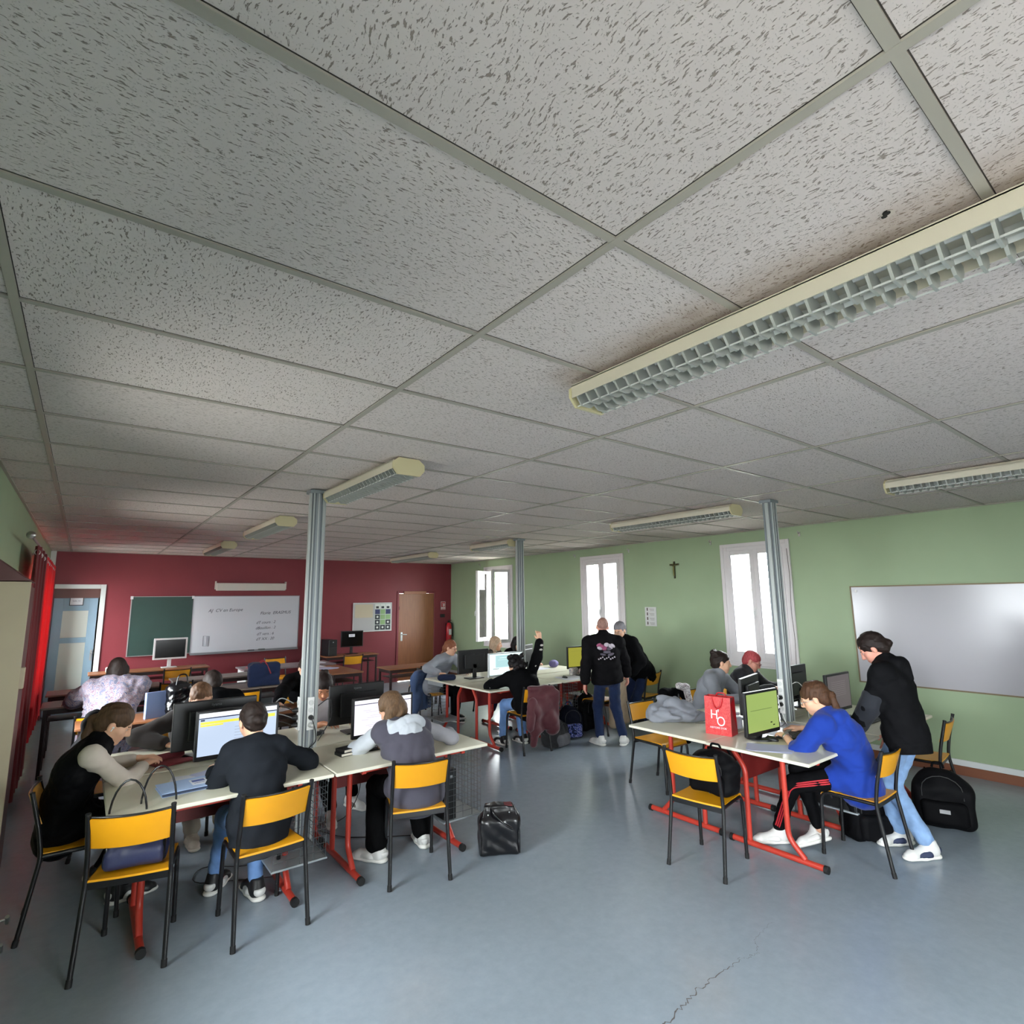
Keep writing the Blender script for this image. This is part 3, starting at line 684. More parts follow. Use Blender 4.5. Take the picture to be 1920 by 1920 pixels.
# ---------- monitors
logo=mat('logo_grey','6b6d70',.5)
scr={}
def smat(n,c,e):return mat('display_'+n,c,.3,emit=e*1.55)
def monitor(x,y,deg,label,w=.53,h=.32,zc=.95,bez=.018,kind='page',housing=blk,z0=.75,base='rect',tilt=0,back_logo=None,glossy=False):
    t=empty('monitor',(x,y,z0),math.radians(deg));tag(t,label,'monitor','computer monitors')
    c=zc-z0;T=Matrix.Translation((0,0,c))@Matrix.Rotation(math.radians(tilt),4,'X')
    o=obj('housing',MB().bb(-w/2,w/2,-.018,.012,-h/2,h/2,M=T).bb(-w*.32,w*.32,.012,.045,-h*.3,h*.3,M=T),housing,t,bevel=.006)
    bw=bez;W,H2=w-2*bw,h-2*bw;Z=-H2/2+ (.012 if kind!='off' else 0)
    s=MB()
    def q(a,b,cc,d,mi,dy=0):s.bb(-W/2+a*W,-W/2+b*W,-.0195-dy,-.0185,Z+cc*(H2/2-Z),Z+d*(H2/2-Z),mi,M=T)
    if kind=='page':
        ms=[smat('pale_blue','c5d6ee',.72),smat('white','f2f4f8',.9),smat('header_navy','3a4670',.35),smat('yellow_bar','e8dc4a',.85),smat('line_grey','aab6cc',.6)]
        q(0,1,0,1,0);q(0,1,.90,1,1,.0004);q(0,1,.87,.895,2,.0004);q(.02,.62,.74,.80,3,.0006);q(.02,.3,.69,.73,3,.0006);q(.02,.07,.82,.86,2,.0005);q(.86,.98,.74,.82,3,.0006)
        for i in range(7):q(.45,.45+.3*R_.random()+.1,.6-.07*i,.61-.07*i,4,.0004)
    elif kind=='doc':
        ms=[smat('doc_white','e9e6f0',.82),smat('white','f2f4f8',.9),smat('header_navy','3a4670',.35),smat('doc_grey','c5bfcf',.65)]
        q(0,1,0,1,0);q(0,1,.92,1,1,.0004);q(0,1,.87,.89,2,.0004)
        for i in range(14):
            a=.1+.3*R_.random()
            if i%4:q(a,a+.1+.35*R_.random(),.80-.055*i,.806-.055*i,3,.0004)
    elif kind=='cyan':
        ms=[smat('cyan_white','dcf2f2',.9),smat('cyan_box','b3d9dc',.75),smat('cyan_dark','556068',.3)]
        q(0,1,0,1,0);q(.18,.8,.35,.93,1,.0004);q(.1,.28,.28,.30,2,.0005);q(.72,.9,.28,.30,2,.0005);q(.3,.7,.80,.82,0,.0006);q(.25,.75,.7,.71,0,.0006)
    elif kind=='green':
        ms=[smat('green_page','a6bf6a',.62),smat('green_line','8fa85c',.5),smat('green_dark','3f4a24',.2)]
        q(0,1,0,1,0);q(.1,.8,.55,.57,1,.0004);q(.72,.78,.16,.19,2,.0005);q(.8,.86,.08,.11,2,.0005)
    elif kind=='yellow':ms=[smat('yellow_page','bcb94a',.45),smat('yellow_line','a8a543',.5)];q(0,1,0,1,0);q(.1,.9,.8,.82,1,.0004)
    elif kind=='grey':ms=[smat('grey_page','7d7276',.35),smat('grey_line','9a8f92',.4)];q(0,1,0,1,0);[q(.15,.8,.8-.06*i,.81-.06*i,1,.0004) for i in range(8)]
    else:ms=[mat('dark_display','0a0a0b',.15)];q(0,1,0,1,0)
    obj('screen',s,ms,t)
    if back_logo:
        text('logo',back_logo,.028,logo,t,Matrix.Translation((0,.0125,c+h/2-.035))@T_back(0,0,0))
    obj('stand_neck',MB().bb(-.03,.03,.02,.045,.01,c-h*.1),housing,t,bevel=.004)
    if base=='rect':obj('stand_base',MB().bb(-.12,.12,-.07,.11,0,.012),housing,t,bevel=.005)
    else:obj('stand_base',MB().lathe([(.118,0),(.12,.006),(.115,.012),(.03,.018)],(0,0.02,0),28),housing,t)
    return t
monitor(.955,4.50,0,'monitor with yellow bars on a pale blue page, hidden partly by a dark head',w=.545,h=.33,zc=.965,kind='page')
monitor(.86,4.80,180,'black monitor back left of the column, screen turned from us',w=.56,h=.34,zc=.985,back_logo='iiyama')
monitor(1.99,4.87,180,'black monitor back right of the column, red glow along its foot',w=.50,h=.33,zc=.985,back_logo='iiyama')
monitor(2.03,4.42,0,'monitor showing a white document beside the white-hooded person',w=.53,h=.31,zc=.945,kind='doc')
silver=mat('silver_plastic','b9bcbe',.35,metal=.3)
monitor(4.585,6.93,180,'black monitor back behind the navy pencil case',w=.53,h=.33,zc=.99)
monitor(4.76,6.38,0,'silver-framed screen with pale cyan page before the raised arm person',w=.60,h=.32,zc=.98,kind='cyan',housing=silver,bez=.015)
monitor(6.13,6.30,-6,'monitor with a plain yellow page on the middle tables',w=.50,h=.33,zc=.985,kind='yellow')
monitor(5.62,6.98,205,'dark monitor with pale top edge behind the raised arm',w=.45,h=.32,zc=1.0)
monitor(4.39,2.46,-4,'monitor with a plain green page behind the red gift bag',w=.45,h=.335,zc=.955,kind='green',base='round')
monitor(5.95,2.93,180,'black monitor seen side on, just right of the right column',w=.46,h=.36,zc=.975)
monitor(5.70,2.42,-2,'monitor with a dim brownish page between blue hoodie and black jacket',w=.46,h=.34,zc=.975,kind='grey')
monitor(5.04,2.92,192,'black monitor back right of the red gift bag, between two seated people',w=.5,h=.32,zc=.97)
pale=mat('pale_bezel','cfcfd0',.4)
monitor(1.30,11.78,0,'switched-off monitor with white frame under the chalkboard',w=.52,h=.37,zc=1.08,kind='off',housing=pale,bez=.03)
m_=monitor(4.70,11.88,-6,'black monitor with a white label at the back wall',w=.48,h=.34,zc=1.07,kind='off')
obj('label_sticker',MB().bb(-.075,.055,-.0205,-.0200,.36,.42),mat('paper_white','e9e9ee',.7),m_)
text('lettering','PROF',.03,mat('ink_grey','77778a',.7),m_,T_front(-.01,-.0208,.39))
# computer towers
def tower(x,y,z,deg,label,w=.10,d=.36,h=.36):
    t=empty('computer_tower',(x,y,z),math.radians(deg));tag(t,label,'computer','computer towers')
    obj('case',MB().bb(-w/2,w/2,-d/2,d/2,0,h),mat('tower_black','17181a',.4),t,bevel=.005)
    obj('front_panel',MB().bb(-w/2+.006,w/2-.006,-d/2-.006,-d/2,h*.55,h-.01).bb(-w/2+.006,w/2-.006,-d/2-.004,-d/2,.02,h*.5),blk,t,bevel=.002)
    obj('power_button',MB().box((0,-d/2-.008,h-.05),(.02,.004,.02)),mat('led_silver','b5b7ba',.3,metal=.8),t);return t
tower(4.20,11.87,.75,5,'black computer tower on the desk left of the labelled monitor',w=.18,d=.38,h=.33)
tower(2.355,4.055,.221,0,'black computer tower in the wire basket right of the near front table')
tower(1.515,5.04+.03,.221,0,'black computer tower low behind the near left column') if False else None
tower(4.89,2.19,.221,0,'black computer tower hanging in the basket under the right table')
tower(5.20,6.08,.221,0,'dark computer tower in the basket left under the middle tables') if False else None
# ---------- boards and wall things
M_=MB
t=empty('chalkboard',(1.175,YR,0));tag(t,'dark green chalkboard on the burgundy wall','board')
obj('writing_surface',M_().bb(-.485,.485,-.035,-.004,.95,2.0),mat('chalkboard_green','27403a',.5,var=.06,scale=3),t)
obj('frame',M_().bb(-.5,-.485,-.04,-.002,.94,2.01).bb(-.485,.485,-.04,-.002,2.0,2.01).bb(-.485,.485,-.04,-.002,.94,.95),mat('grey_frame','9b9a98',.4,metal=.3),t)
for s in(-.49,.485):obj('corner_clip',M_().bb(s-.02,s+.02,-.045,-.002,1.96,2.015),pale,t)
t=empty('whiteboard',(2.66,YR,0));tag(t,'whiteboard with handwriting on the burgundy wall beside the chalkboard','board')
obj('writing_surface',M_().bb(-.985,.985,-.035,-.004,.94,2.0),mat('whiteboard_enamel','c6c8cf',.22,spec=.5),t)
obj('frame',M_().bb(-.995,-.985,-.04,-.002,.92,2.012).bb(.985,.998,-.04,-.002,.92,2.012).bb(-.985,.985,-.04,-.002,2.0,2.012).bb(-.985,.985,-.04,-.002,.925,.94),mat('alu_frame','8c8c90',.35,metal=.6),t)
obj('pen_tray',M_().bb(-.99,.99,-.10,-.03,.90,.925),mat('alu_frame','8c8c90',.35,metal=.6),t,bevel=.004)
ink=mat('marker_ink','3b3a48',.6);fnt=[('AJ  CV en Europe',-.42,1.73,.085),('Florie  ERASMUS',.52,1.66,.085),('dT cours : 2',.34,1.47,.075),('dBouillon : 2',.34,1.36,.075),('dT vers : 6',.34,1.24,.075),('dT XX : 20',.34,1.14,.075)]
for s_,x,z,sz in fnt:
    o=text('handwriting',s_,sz,ink,t,T_front(x,-.0362,z)@Matrix.Rotation(.02,4,'Z'),.0003,shear=.3)
obj('drawing',M_().tube([(-.78,-.036,1.06),(-.68,-.036,1.05),(-.68,-.036,1.24),(-.78,-.036,1.25)],.003,4,closed=True).tube([(-.72,-.036,1.06),(-.72,-.036,1.24)],.002,4).tube([(-.70,-.036,1.06),(-.70,-.036,1.24)],.002,4),ink,t)
obj('marker_pen',M_().tube([(.02,-.07,.934),(.14,-.07,.934)],.009,8),blk,t);obj('board_eraser',M_().bb(.22,.34,-.09,-.05,.925,.95),mat('grey_panel','5f6464',.5),t)
t=empty('projection_screen',(2.69,YR,0));tag(t,'rolled-up white projection screen case above the whiteboard','projection screen')
obj('case',M_().bb(-.65,.65,-.11,-.01,2.115,2.265),mat('screen_case','c9c4bb',.45),t,bevel=.012)
for s in(-1,1):obj('end_bracket',M_().bb(s*.65,s*.67,-.08,0,2.14,2.30),mat('screen_case','c9c4bb',.45),t,bevel=.004)
t=empty('notice_board',(5.33,YR,0));tag(t,'white notice board with a green photo poster left of the brown door','notice board')
obj('panel',M_().bb(-.47,.47,-.022,-.003,1.19,1.83),mat('board_grey','b9b8b8',.5),t);obj('frame',M_().tube([(-.47,-.02,1.19),(.47,-.02,1.19),(.47,-.02,1.83),(-.47,-.02,1.83)],.011,8,closed=True),wht,t)
obj('paper',M_().bb(-.43,-.0,-.024,-.022,1.50,1.80),mat('beige_sheet','c9bda4',.8),t)
ps=M_();pc=[mat('poster_base','c2c9c4',.6),mat('poster_green','8fb07a',.6),mat('poster_dark','2f3338',.6),mat('poster_navy','2c3260',.6),mat('poster_pale','dfe3de',.6)]
ps.bb(.04,.45,-.0245,-.022,1.20,1.82)
rr=random.Random(5)
for i in range(3):
    for j in range(5):
        x=.055+i*.132;z=1.215+j*.12;mi=1 if (i,j) in((1,2),(1,1),(2,2),(1,3)) else rr.choice([2,4,2,3]);ps.bb(x,x+.12,-.0255,-.0243,z,z+.108,mi)
        if mi==2:ps.lathe([(.025,0),(.025,.001)],seg=10,mi=4,M=Matrix.Translation((x+.06,-.0255,z+.055))@Matrix.Rotation(PI/2,4,'X'))
        if mi==4:ps.bb(x+.02,x+.09,-.0262,-.0254,z+.01,z+.06,2)
obj('poster',ps,pc,t)
t=empty('safety_sign',(7.215,YR,0));tag(t,'small red and white fire extinguisher sign right of the brown door','sign')
obj('sign_plate',M_().bb(-.065,.065,-.006,-.001,1.64,1.84),mat('sign_white','dcd6d4',.5),t)
obj('pictogram',M_().bb(-.055,.055,-.0072,-.006,1.70,1.83).bb(-.055,.055,-.0072,-.006,1.65,1.665),mat('sign_red','b22730',.5),t);obj('symbol',M_().bb(-.012,.018,-.0082,-.0072,1.715,1.79).bb(-.02,.0,-.0082,-.0072,1.79,1.81).bb(.03,.045,-.0082,-.0072,1.72,1.80),mat('sign_white','dcd6d4',.5),t)
tag(obj('alarm_box',M_().bb(7.13,7.24,YR-.05,YR,1.45,1.53),blk,bevel=.008),'small black box on the burgundy wall under the extinguisher sign','alarm box')
t=empty('fire_extinguisher',(7.32,YR-.11,0));tag(t,'red fire extinguisher hanging in the wall corner','fire extinguisher')
exr=mat('extinguisher_red','b01522',.3,spec=.6);obj('cylinder',M_().lathe([(.06,.84),(.07,.86),(.07,1.22),(.05,1.29),(.02,1.32)],seg=24),exr,t)
obj('valve',M_().box((0,0,1.345),(.03,.05,.05)).box((0,-.06,1.385),(.02,.13,.012)),blk,t,bevel=.003);obj('hose',M_().tube([(.02,0,1.34),(.09,-.02,1.3),(.09,-.02,.98)],.010,8,bend=.05),blk,t)
obj('label_sticker',M_().bb(-.035,.035,-.0725,-.066,1.02,1.16),wht,t);obj('bracket',M_().bb(-.03,.03,.06,.11,1.0,1.3),blk,t)
t=empty('crucifix',(XG,5.43,0));tag(t,'small dark crucifix high on the green wall between two windows','crucifix')
wd=mat('dark_cross_wood','3c3a1e',.5);br=mat('aged_brass','6f6a3a',.4,metal=.5)
obj('cross',M_().bb(-.02,-.002,-.014,.014,2.17,2.44).bb(-.02,-.002,-.085,.085,2.375,2.403),wd,t,bevel=.003)
obj('figure',M_().tube([(-.03,0,2.36),(-.032,.003,2.29),(-.03,0,2.21)],.011,8).tube([(-.028,.07,2.392),(-.03,0,2.36),(-.028,-.07,2.392)],.006,6).lathe([(.0,-.014),(.012,-.006),(.012,.006),(0,.014)],(-.032,0,2.395),10),br,t)
t=empty('wall_notice',(XG,5.95,0));tag(t,'white notice with four small drawings on the green wall','poster')
obj('paper',M_().bb(-.006,-.001,-.115,.115,1.41,1.72),mat('paper_white2','c9cac8',.6),t)
pi_=M_();
for k in range(4):
    z=1.675-k*.075;pi_.box((-.0068,.065,z),(.002,.022,.032)).lathe([(.011,0),(.011,.002)],seg=10,M=Matrix.Translation((-.0062,.065,z+.022))@Matrix.Rotation(-PI/2,4,'Y'))
    for j in range(3):pi_.box((-.0068,-.025-.004*j,z+.014-j*.014),(.001,.10-.012*j,.003))
obj('drawing',pi_,mat('notice_ink','54403f',.7),t)
t=empty('whiteboard',(XG,1.55,0));tag(t,'large whiteboard on the green wall at the right edge, reflecting the light','board')
obj('writing_surface',M_().bb(-.03,-.004,-1.32,1.32,.865,1.965),mat('glossy_whiteboard','a9a7ac',.2,spec=.5),t)
obj('frame',M_().bb(-.034,-.002,-1.335,-1.32,.85,1.98).bb(-.034,-.002,1.32,1.335,.85,1.98).bb(-.034,-.002,-1.32,1.32,1.965,1.98).bb(-.034,-.002,-1.32,1.32,.85,.865),mat('bronze_frame','6f6148',.45,metal=.3),t)
obj('magnet',M_().lathe([(.016,0),(.016,.008)],seg=14,M=Matrix.Translation((-.03,1.27,1.92))@Matrix.Rotation(-PI/2,4,'Y')),wht,t)
for y,z,l in((10.95,2.70,'small metal hook above the left open window'),(7.70,2.69,'small metal hook left above the middle window'),(6.36,2.69,'small metal hook right above the middle window'),(4.76,2.69,'small metal hook left above the window with the column'),(3.44,2.69,'small metal hook right above the window with the column')):
    tag(obj('curtain_hook',M_().tube([(XG-.001,y,z),(XG-.04,y,z),(XG-.04,y,z+.03)],.006,6).box((XG-.003,y,z-.01),(.006,.025,.06)),metal),l,'hook','curtain hooks on the green wall')
tag(obj('blind_cord',M_().tube([(XG-.055,3.60,2.5),(XG-.06,3.585,2.1),(XG-.055,3.61,1.7),(XG-.06,3.59,1.3),(XG-.055,3.61,.9)],.004,6,bend=.1),mat('cord_grey','6a6360',.8)),'thin dark cord hanging down the right side of the column window','cord')
# ---------- left side: cupboard, curtains
t=empty('cupboard',(-.41,6.0,0));tag(t,'tall beige cupboard end at the left edge of the picture','cupboard')
beige=mat('beige_laminate','bcae93',.45,var=.02);brn=mat('brown_panel','5e3632',.5)
obj('side_panel',M_().bb(-.105,.115,-1.02,-1.0,.02,2.03),beige,t,bevel=.002);obj('carcass',M_().bb(-.105,.095,-1.0,-.5,.05,2.02),brn,t)
obj('door',M_().bb(.095,.107,-.995,-.505,.08,2.0),brn,t,bevel=.002)
obj('handle',M_().bb(.107,.135,-.97,-.92,1.32,1.46),beige,t,bevel=.006);obj('plinth',M_().bb(-.10,.09,-.99,-.51,0,.05),blk,t)
tag(obj('brown_board',M_().add([(-.515,4.98,2.035),(-.30,4.98,2.035),(-.515,4.98,2.21),(-.515,5.5,2.035),(-.30,5.5,2.035),(-.515,5.5,2.21)],[(0,1,2),(3,5,4),(0,3,4,1),(1,4,5,2),(0,2,5,3)]),mat('maroon_board','5a3230',.5),bevel=.003),'brown slanted board lying on top of the beige cupboard','board')
def curtain(y0,y1,z0,z1,m,label,amp=.035,x=-.40):
    n=max(12,int((y1-y0)/.012))
    def fn(u,v):
        y=y0+(y1-y0)*u;a=amp*(.55+.45*(1-v))*math.sin(u*(y1-y0)/.16*2*PI)+.008*math.sin(u*37+v*3);return(x+a,y,z0+(z1-z0)*v)
    o=obj('curtain',MB().grid(n,14,fn,0,.002),m);tag(o,label,'curtain','red curtains on the left wall')
    o2=MB()
    for k in range(int((y1-y0)/.16)):
        yy=y0+.08+k*.16;o2.add([],[]);o2.tube([(x+.02*math.cos(a*PI/6),yy+.0,z1-.06+.025*math.sin(a*PI/6)) for a in range(12)],.004,6,closed=True)
    obj('eyelet',o2,metal,o);return o
def clothmat(name,c,tl_=.5):
    m=mat(name,c,.85,sheen=.2,bump=.2,bscale=300);nt=m.node_tree;b=nt.nodes['Principled BSDF'];t_=nt.nodes.new('ShaderNodeBsdfTranslucent');t_.inputs[0].default_value=lin(c);x=nt.nodes.new('ShaderNodeMixShader');x.inputs[0].default_value=tl_
    nt.links.new(b.outputs[0],x.inputs[1]);nt.links.new(t_.outputs[0],x.inputs[2]);nt.links.new(x.outputs[0],nt.nodes['Material Output'].inputs[0]);return m
curtain(6.95,8.35,.12,2.44,clothmat('shaded_red_curtain','6a0d14',.2),'red curtain darkened as in shade, hanging beside the beige cupboard')  # same red cloth, its shade put into a darker colour
curtain(8.45,10.6,.35,2.44,clothmat('backlit_red_curtain','d00a1c',.25),'bright red curtain glowing with daylight at far left')  # lit copy: window backlight also put into the brighter red
tag(obj('curtain_rod',M_().tube([(-.40,6.1,2.455),(-.40,10.8,2.455)],.011,10).lathe([(0,-.03),(.028,-.02),(.034,0),(.028,.02),(0,.03)],seg=14,M=Matrix.Translation((-.40,6.1,2.455))@Matrix.Rotation(PI/2,4,'X')).box((-.46,8.38,2.455),(.12,.02,.02)),metal),'silver curtain rod with round knob above the red curtains','curtain rod')
t=empty('rolling_frame',(-.20,4.35,0));tag(t,'two chrome locking feet at the lower left edge','trolley')
obj('rail',M_().bb(-.30,-.17,-.2,.3,.10,.13),brn,t,bevel=.004)
for y in(.22,-.12):
    o=obj('caster',M_().lathe([(.0,-.012),(.03,-.012),(.034,0),(.03,.012),(0,.012)],seg=16,M=Matrix.Translation((-.2,y,.034))@Matrix.Rotation(PI/2,4,'Y')),rub,t)
    obj('lock_lever',M_().tube([(-.2,y,.1),(-.10,y-.01,.085),(.0,y-.01,.09)],.008,8,bend=.02).tube([(0.005,y-.03,.11),(.005,y+.015,.06)],.011,8),metal,o)
# ---------- people
def V3(*a):return np.array(a,float)
def nrm(v):return v/max(np.linalg.norm(v),1e-9)
def ik(a,b,l1,l2,hint):
    d=b-a;L=np.linalg.norm(d);mx=(l1+l2)*.995
    if L>mx:b=a+d/L*mx;d=b-a;L=mx
    u=d/L;c=np.clip((l1*l1+L*L-l2*l2)/(2*l1*L),-1,1);h=np.array(hint,float);h=nrm(h-u*(h@u))
    return a+u*l1*c+h*l1*math.sqrt(max(0,1-c*c)),b
def rotm(yaw,pitch,roll=0):
    """columns right, forward, up; yaw 0 faces +y, pitch>0 looks down"""
    y,p,r=math.radians(yaw),math.radians(pitch),math.radians(roll)
    return np.array((Matrix.Rotation(y,3,'Z')@Matrix.Rotation(-p,3,'X')@Matrix.Rotation(r,3,'Y')))
def skinmat(n,c):
    m=mat('skin_'+n,c,.5,var=.05,scale=25,spec=.35);b=m.node_tree.nodes['Principled BSDF'];b.inputs['Subsurface Weight'].default_value=.08;b.inputs['Subsurface Radius'].default_value=(.01,.004,.002);return m
lipm=mat('lip_skin','a5625a',.45)
def hairmat(n,c):return mat('hair_'+n,c,.6,var=.32,scale=30,stretch=(3,3,.5),bump=.5,bscale=90,spec=.25)
def fab(n,c,v=.05,r=.85,b=.25,bs=350):dk_=sum(lin(c)[:3])<.06;return mat('fabric_'+n,c,r,var=v,scale=12,bump=b,bscale=bs,sheen=0 if dk_ else .08,spec=.06 if dk_ else .2)
eyew=mat('eye_white','d8d4cf',.3);eyed=mat('eye_dark','2a1a12',.2);browm=mat('brow_dark','33241c',.8)
_sh={}
def shoe(parent,A,yaw,pitch,col,col2,solec,roll=0):
    key=(col.name,col2.name,solec.name)
    if key not in _sh:
        up=[cap((0,-.035,.055),(0,.12,.034),.042,.036,side=(1,0,0),w=1.02,k=.03),cap((0,-.03,.05),(0,-.02,.105),.036,.038,k=.03),cap((0,.03,.06),(0,-.005,.10),.03,.03,k=.03),cap((0,.15,.028),(0,.17,.026),.034,.028,side=(1,0,0),w=1.15,k=.03),cut((0,0,.016),(0,0,-1)),cut((0,0,.125),(0,0,1))]
        so=[cap((0,-.045,.014),(0,.06,.014),.046,.044,side=(0,0,1),w=.42,k=.02),cap((0,.06,.014),(0,.165,.016),.046,.042,side=(0,0,1),w=.42,k=.02),cut((0,0,0),(0,0,-1)),cut((0,0,.03),(0,0,1))]
        pn=[cap((0,-.06,.06),(0,-.05,.07),.034,.03,side=(1,0,0),w=1.1,k=.02),cap((-.02,.03,.035),(-.012,.1,.03),.036,.03,k=.02),cap((.02,.03,.035),(.012,.1,.03),.036,.03,k=.02),cut((0,0,.024),(0,0,-1)),cut((0,0,.075),(0,0,1))]
        _sh[key]=(sdf(up,.006),sdf(so,.006),sdf(pn,.006))
    a,b,c=_sh[key];M=Matrix.Translation(Vector(A)-Vector(parent.location))@Matrix.Rotation(math.radians(yaw),4,'Z')@Matrix.Rotation(-math.radians(pitch),4,'X')@Matrix.Rotation(math.radians(roll),4,'Y')
    o=nobj('shoe',a,col,parent);o.matrix_local=M
    nobj('sole',b,solec,o);nobj('side_panel',c,col2,o)
    lc=MB()
    for i in range(5):y=.035+i*.018;z=.098-.011*i;lc.tube([(-.022,y,z-.008),(0,y+.004,z+.002),(.022,y,z-.008)],.0035,5)
    obj('laces',lc,solec,o);return o
def hand_prims(W,d,up,side,curl=.5,spread=1.,pt=None):
    """W wrist, d direction of the hand, up = back of the hand, side=+1 right hand"""
    d=nrm(d);up=nrm(up-d*(up@d));r=np.cross(d,up) # right
    k=.006;P=[cap(W-d*.01,W+d*.075,.026,.030,side=up,w=.62,k=.012),cap(W+d*.035-r*.012,W+d*.075-r*.02,.022,.022,side=up,w=.62,k=.01),cap(W+d*.035+r*.012,W+d*.075+r*.02,.022,.022,side=up,w=.62,k=.01)]
    ln=[.068,.078,.073,.055];
    for i in range(4):
        o=(-.033+.022*i);ll=ln[i] if side<0 else ln[i]
        idx=i if side>0 else 3-i
        # thumb side is -r for a right hand with its back up
        L=ln[idx if side>0 else idx]
        b=W+d*(.078-.004*abs(i-1.5))+r*o
        a=spread*(i-1.5)*.10;dd=nrm(d+r*a);c=curl*(1+.12*i)
        if pt is not None:c=0.05 if idx==0 else 1.3
        p0=b
        for j,fr in enumerate((.45,.32,.23)):
            ang=c*(j+.6)*.62;v=dd*math.cos(ang)-up*math.sin(ang);p1=p0+v*L*fr
            P.append(cap(p0,p1,.0088-.0008*j,.0083-.0008*j,k=k));p0=p1
    s=-1 if side>0 else 1
    t0=W+d*.022+r*s*.022-up*.004;t1=t0+nrm(d*.6+r*s*.8-up*.25)*.036;t2=t1+nrm(d*.95+r*s*.25-up*.3)*.03
    P+=[cap(t0,t1,.012,.0105,k=.012),cap(t1,t2,.0102,.0085,k=k)]
    return P
def person(label,pel,head,byaw,face,hands,feet,sk,hair,top,bot,shoes,stand=False,res=.009,s=1.0,m=0,syaw=None,width=1.,hs=1.,eyes=True,hairm=None,glasses=None,extra=None,elh=None,handmode=None,kneeh=None,group=None):
    pel=V3(*pel);head=V3(*head);loc=(float(pel[0]),float(pel[1]),0.0)
    b=math.radians(byaw);F=V3(-math.sin(b),math.cos(b),0);Rr=V3(math.cos(b),math.sin(b),0)
    sb=math.radians(byaw if syaw is None else syaw);SR=V3(math.cos(sb),math.sin(sb),0)
    HR=rotm(*face);Hf,Hu,Hx=HR[:,1],HR[:,2],HR[:,0]
    nb=head-Hu*.095*hs-Hf*.03+V3(0,0,-.045)
    ax=nrm(nb-pel)
    if abs(nb-pel@ax).max()<0:pass
    fr_=lambda t:pel+(nb-pel)*t-F*.045*math.sin(PI*t)*(0 if stand else 1)
    wa,ch,uc=fr_(.33),fr_(.66),fr_(.88)
    shw=(.146+.022*m)*s*width;sp=nb-ax*(.045 if not stand else .062)
    SL,SRt=sp-SR*shw,sp+SR*shw
    J={};A=[]
    for side,S,h in((-1,SL,hands[0]),(1,SRt,hands[1])):
        hint=(SR*side*.7+V3(0,0,-.8)-F*.3) if elh is None or elh[0 if side<0 else 1] is None else np.array(elh[0 if side<0 else 1],float)
        E,W=ik(S,V3(*h),.275*s,.245*s,hint);A.append((S,E,W))
    HL,HRt=pel-Rr*.085*s,pel+Rr*.085*s;Lg=[]
    for i,(Hp,f) in enumerate(((HL,feet[0]),(HRt,feet[1]))):
        hint=(F+V3(0,0,.9)) if not stand else F
        if kneeh and kneeh[i] is not None:hint=np.array(kneeh[i],float)
        K,An=ik(Hp,V3(f[0],f[1],f[2] if len(f)>3 else .10),.42*s,.40*s,hint);Lg.append((Hp,K,An))
    off=V3(loc[0],loc[1],0)
    def T(p):return p-off
    g=.9 if m else .84
    # ---- body, one skin surface
    P=[cap(T(pel),T(wa),.11*g,.098*g,side=Rr,w=1.35,k=.04),cap(T(wa),T(ch),.098*g,.105*g,side=SR,w=1.35,k=.04),cap(T(ch),T(uc),.105*g,.08*g,side=SR,w=1.4,k=.05),
       cap(T(SL),T(SRt),.045,.045,k=.05),cap(T(nb-ax*.04),T(head-Hu*.06*hs-Hf*.012),.052,.047,k=.03),cap(T(HL),T(HRt),.09*g,.09*g,k=.04)]
    hd=[]
    for i,(S,E,W) in enumerate(A):
        P+=[cap(T(S),T(E),.044,.036,k=.03),cap(T(E),T(W),.036,.024,k=.015)]
        d=nrm(W-E);mode=(handmode or ('table','table'))[i]
        side=1 if i else -1
        if mode=='table':d2=nrm(V3(d[0],d[1],min(0,d[2])*.2-.02));hd+=hand_prims(T(W),d2,V3(0,0,1),side,.45)
        elif mode=='mouse':d2=nrm(V3(d[0],d[1],-.02));hd+=hand_prims(T(W),d2,V3(0,0,1),side,.75,.7)
        elif mode=='hang':hd+=hand_prims(T(W),nrm(d+V3(0,0,-.5)),SR*side,side,.55,.7)
        elif mode=='point':hd+=hand_prims(T(W),nrm(V3(-.25,0,1)),-F,side,.5,.6,pt=1)
        else:hd+=hand_prims(T(W),d,V3(0,0,1),side,.8)
    for Hp,K,An in Lg:P+=[cap(T(Hp),T(K),.074*g,.052,k=.04),cap(T(K),T(An),.050,.033,k=.02)]
    c=T(head)
    def hp(x,y,z):return c+(Hx*x+Hf*y+Hu*z)*hs
    def he(x,y,z,rx,ry,rz,**k_):return ell(hp(x,y,z),np.array([rx,ry,rz])*hs,rot=HR,**k_)
    def hc(a,b_,ra,rb=None,**k_):return cap(hp(*a),hp(*b_),ra*hs,(ra if rb is None else rb)*hs,**k_)
    P+=[he(0,-.012,.032,.074,.092,.084,k=.02),he(0,.022,-.035,.058,.066,.072,k=.03),he(0,.058,-.088,.026,.026,.022,k=.025),
        hc((-.03,.074,.020),(.03,.074,.020),.012,k=.018),hc((0,.086,.012),(0,.104,-.024),.008,.0115,k=.012),hc((-.011,.094,-.028),(.011,.094,-.028),.0085,k=.01),
        hc((-.045,.055,-.02),(-.03,.06,-.045),.02,k=.02),hc((.045,.055,-.02),(.03,.06,-.045),.02,k=.02),
        hc((-.018,.083,-.054),(.018,.083,-.054),.0068,k=.008),hc((-.015,.081,-.063),(.015,.081,-.063),.0072,k=.008)]
    for q in(-1,1):P+=[he(q*.076,-.005,-.008,.010,.018,.030,k=.008),he(q*.030,.086,.004,.013,.010,.008,k=.006,sub=True)]
    VF=sdf(P+hd,res)
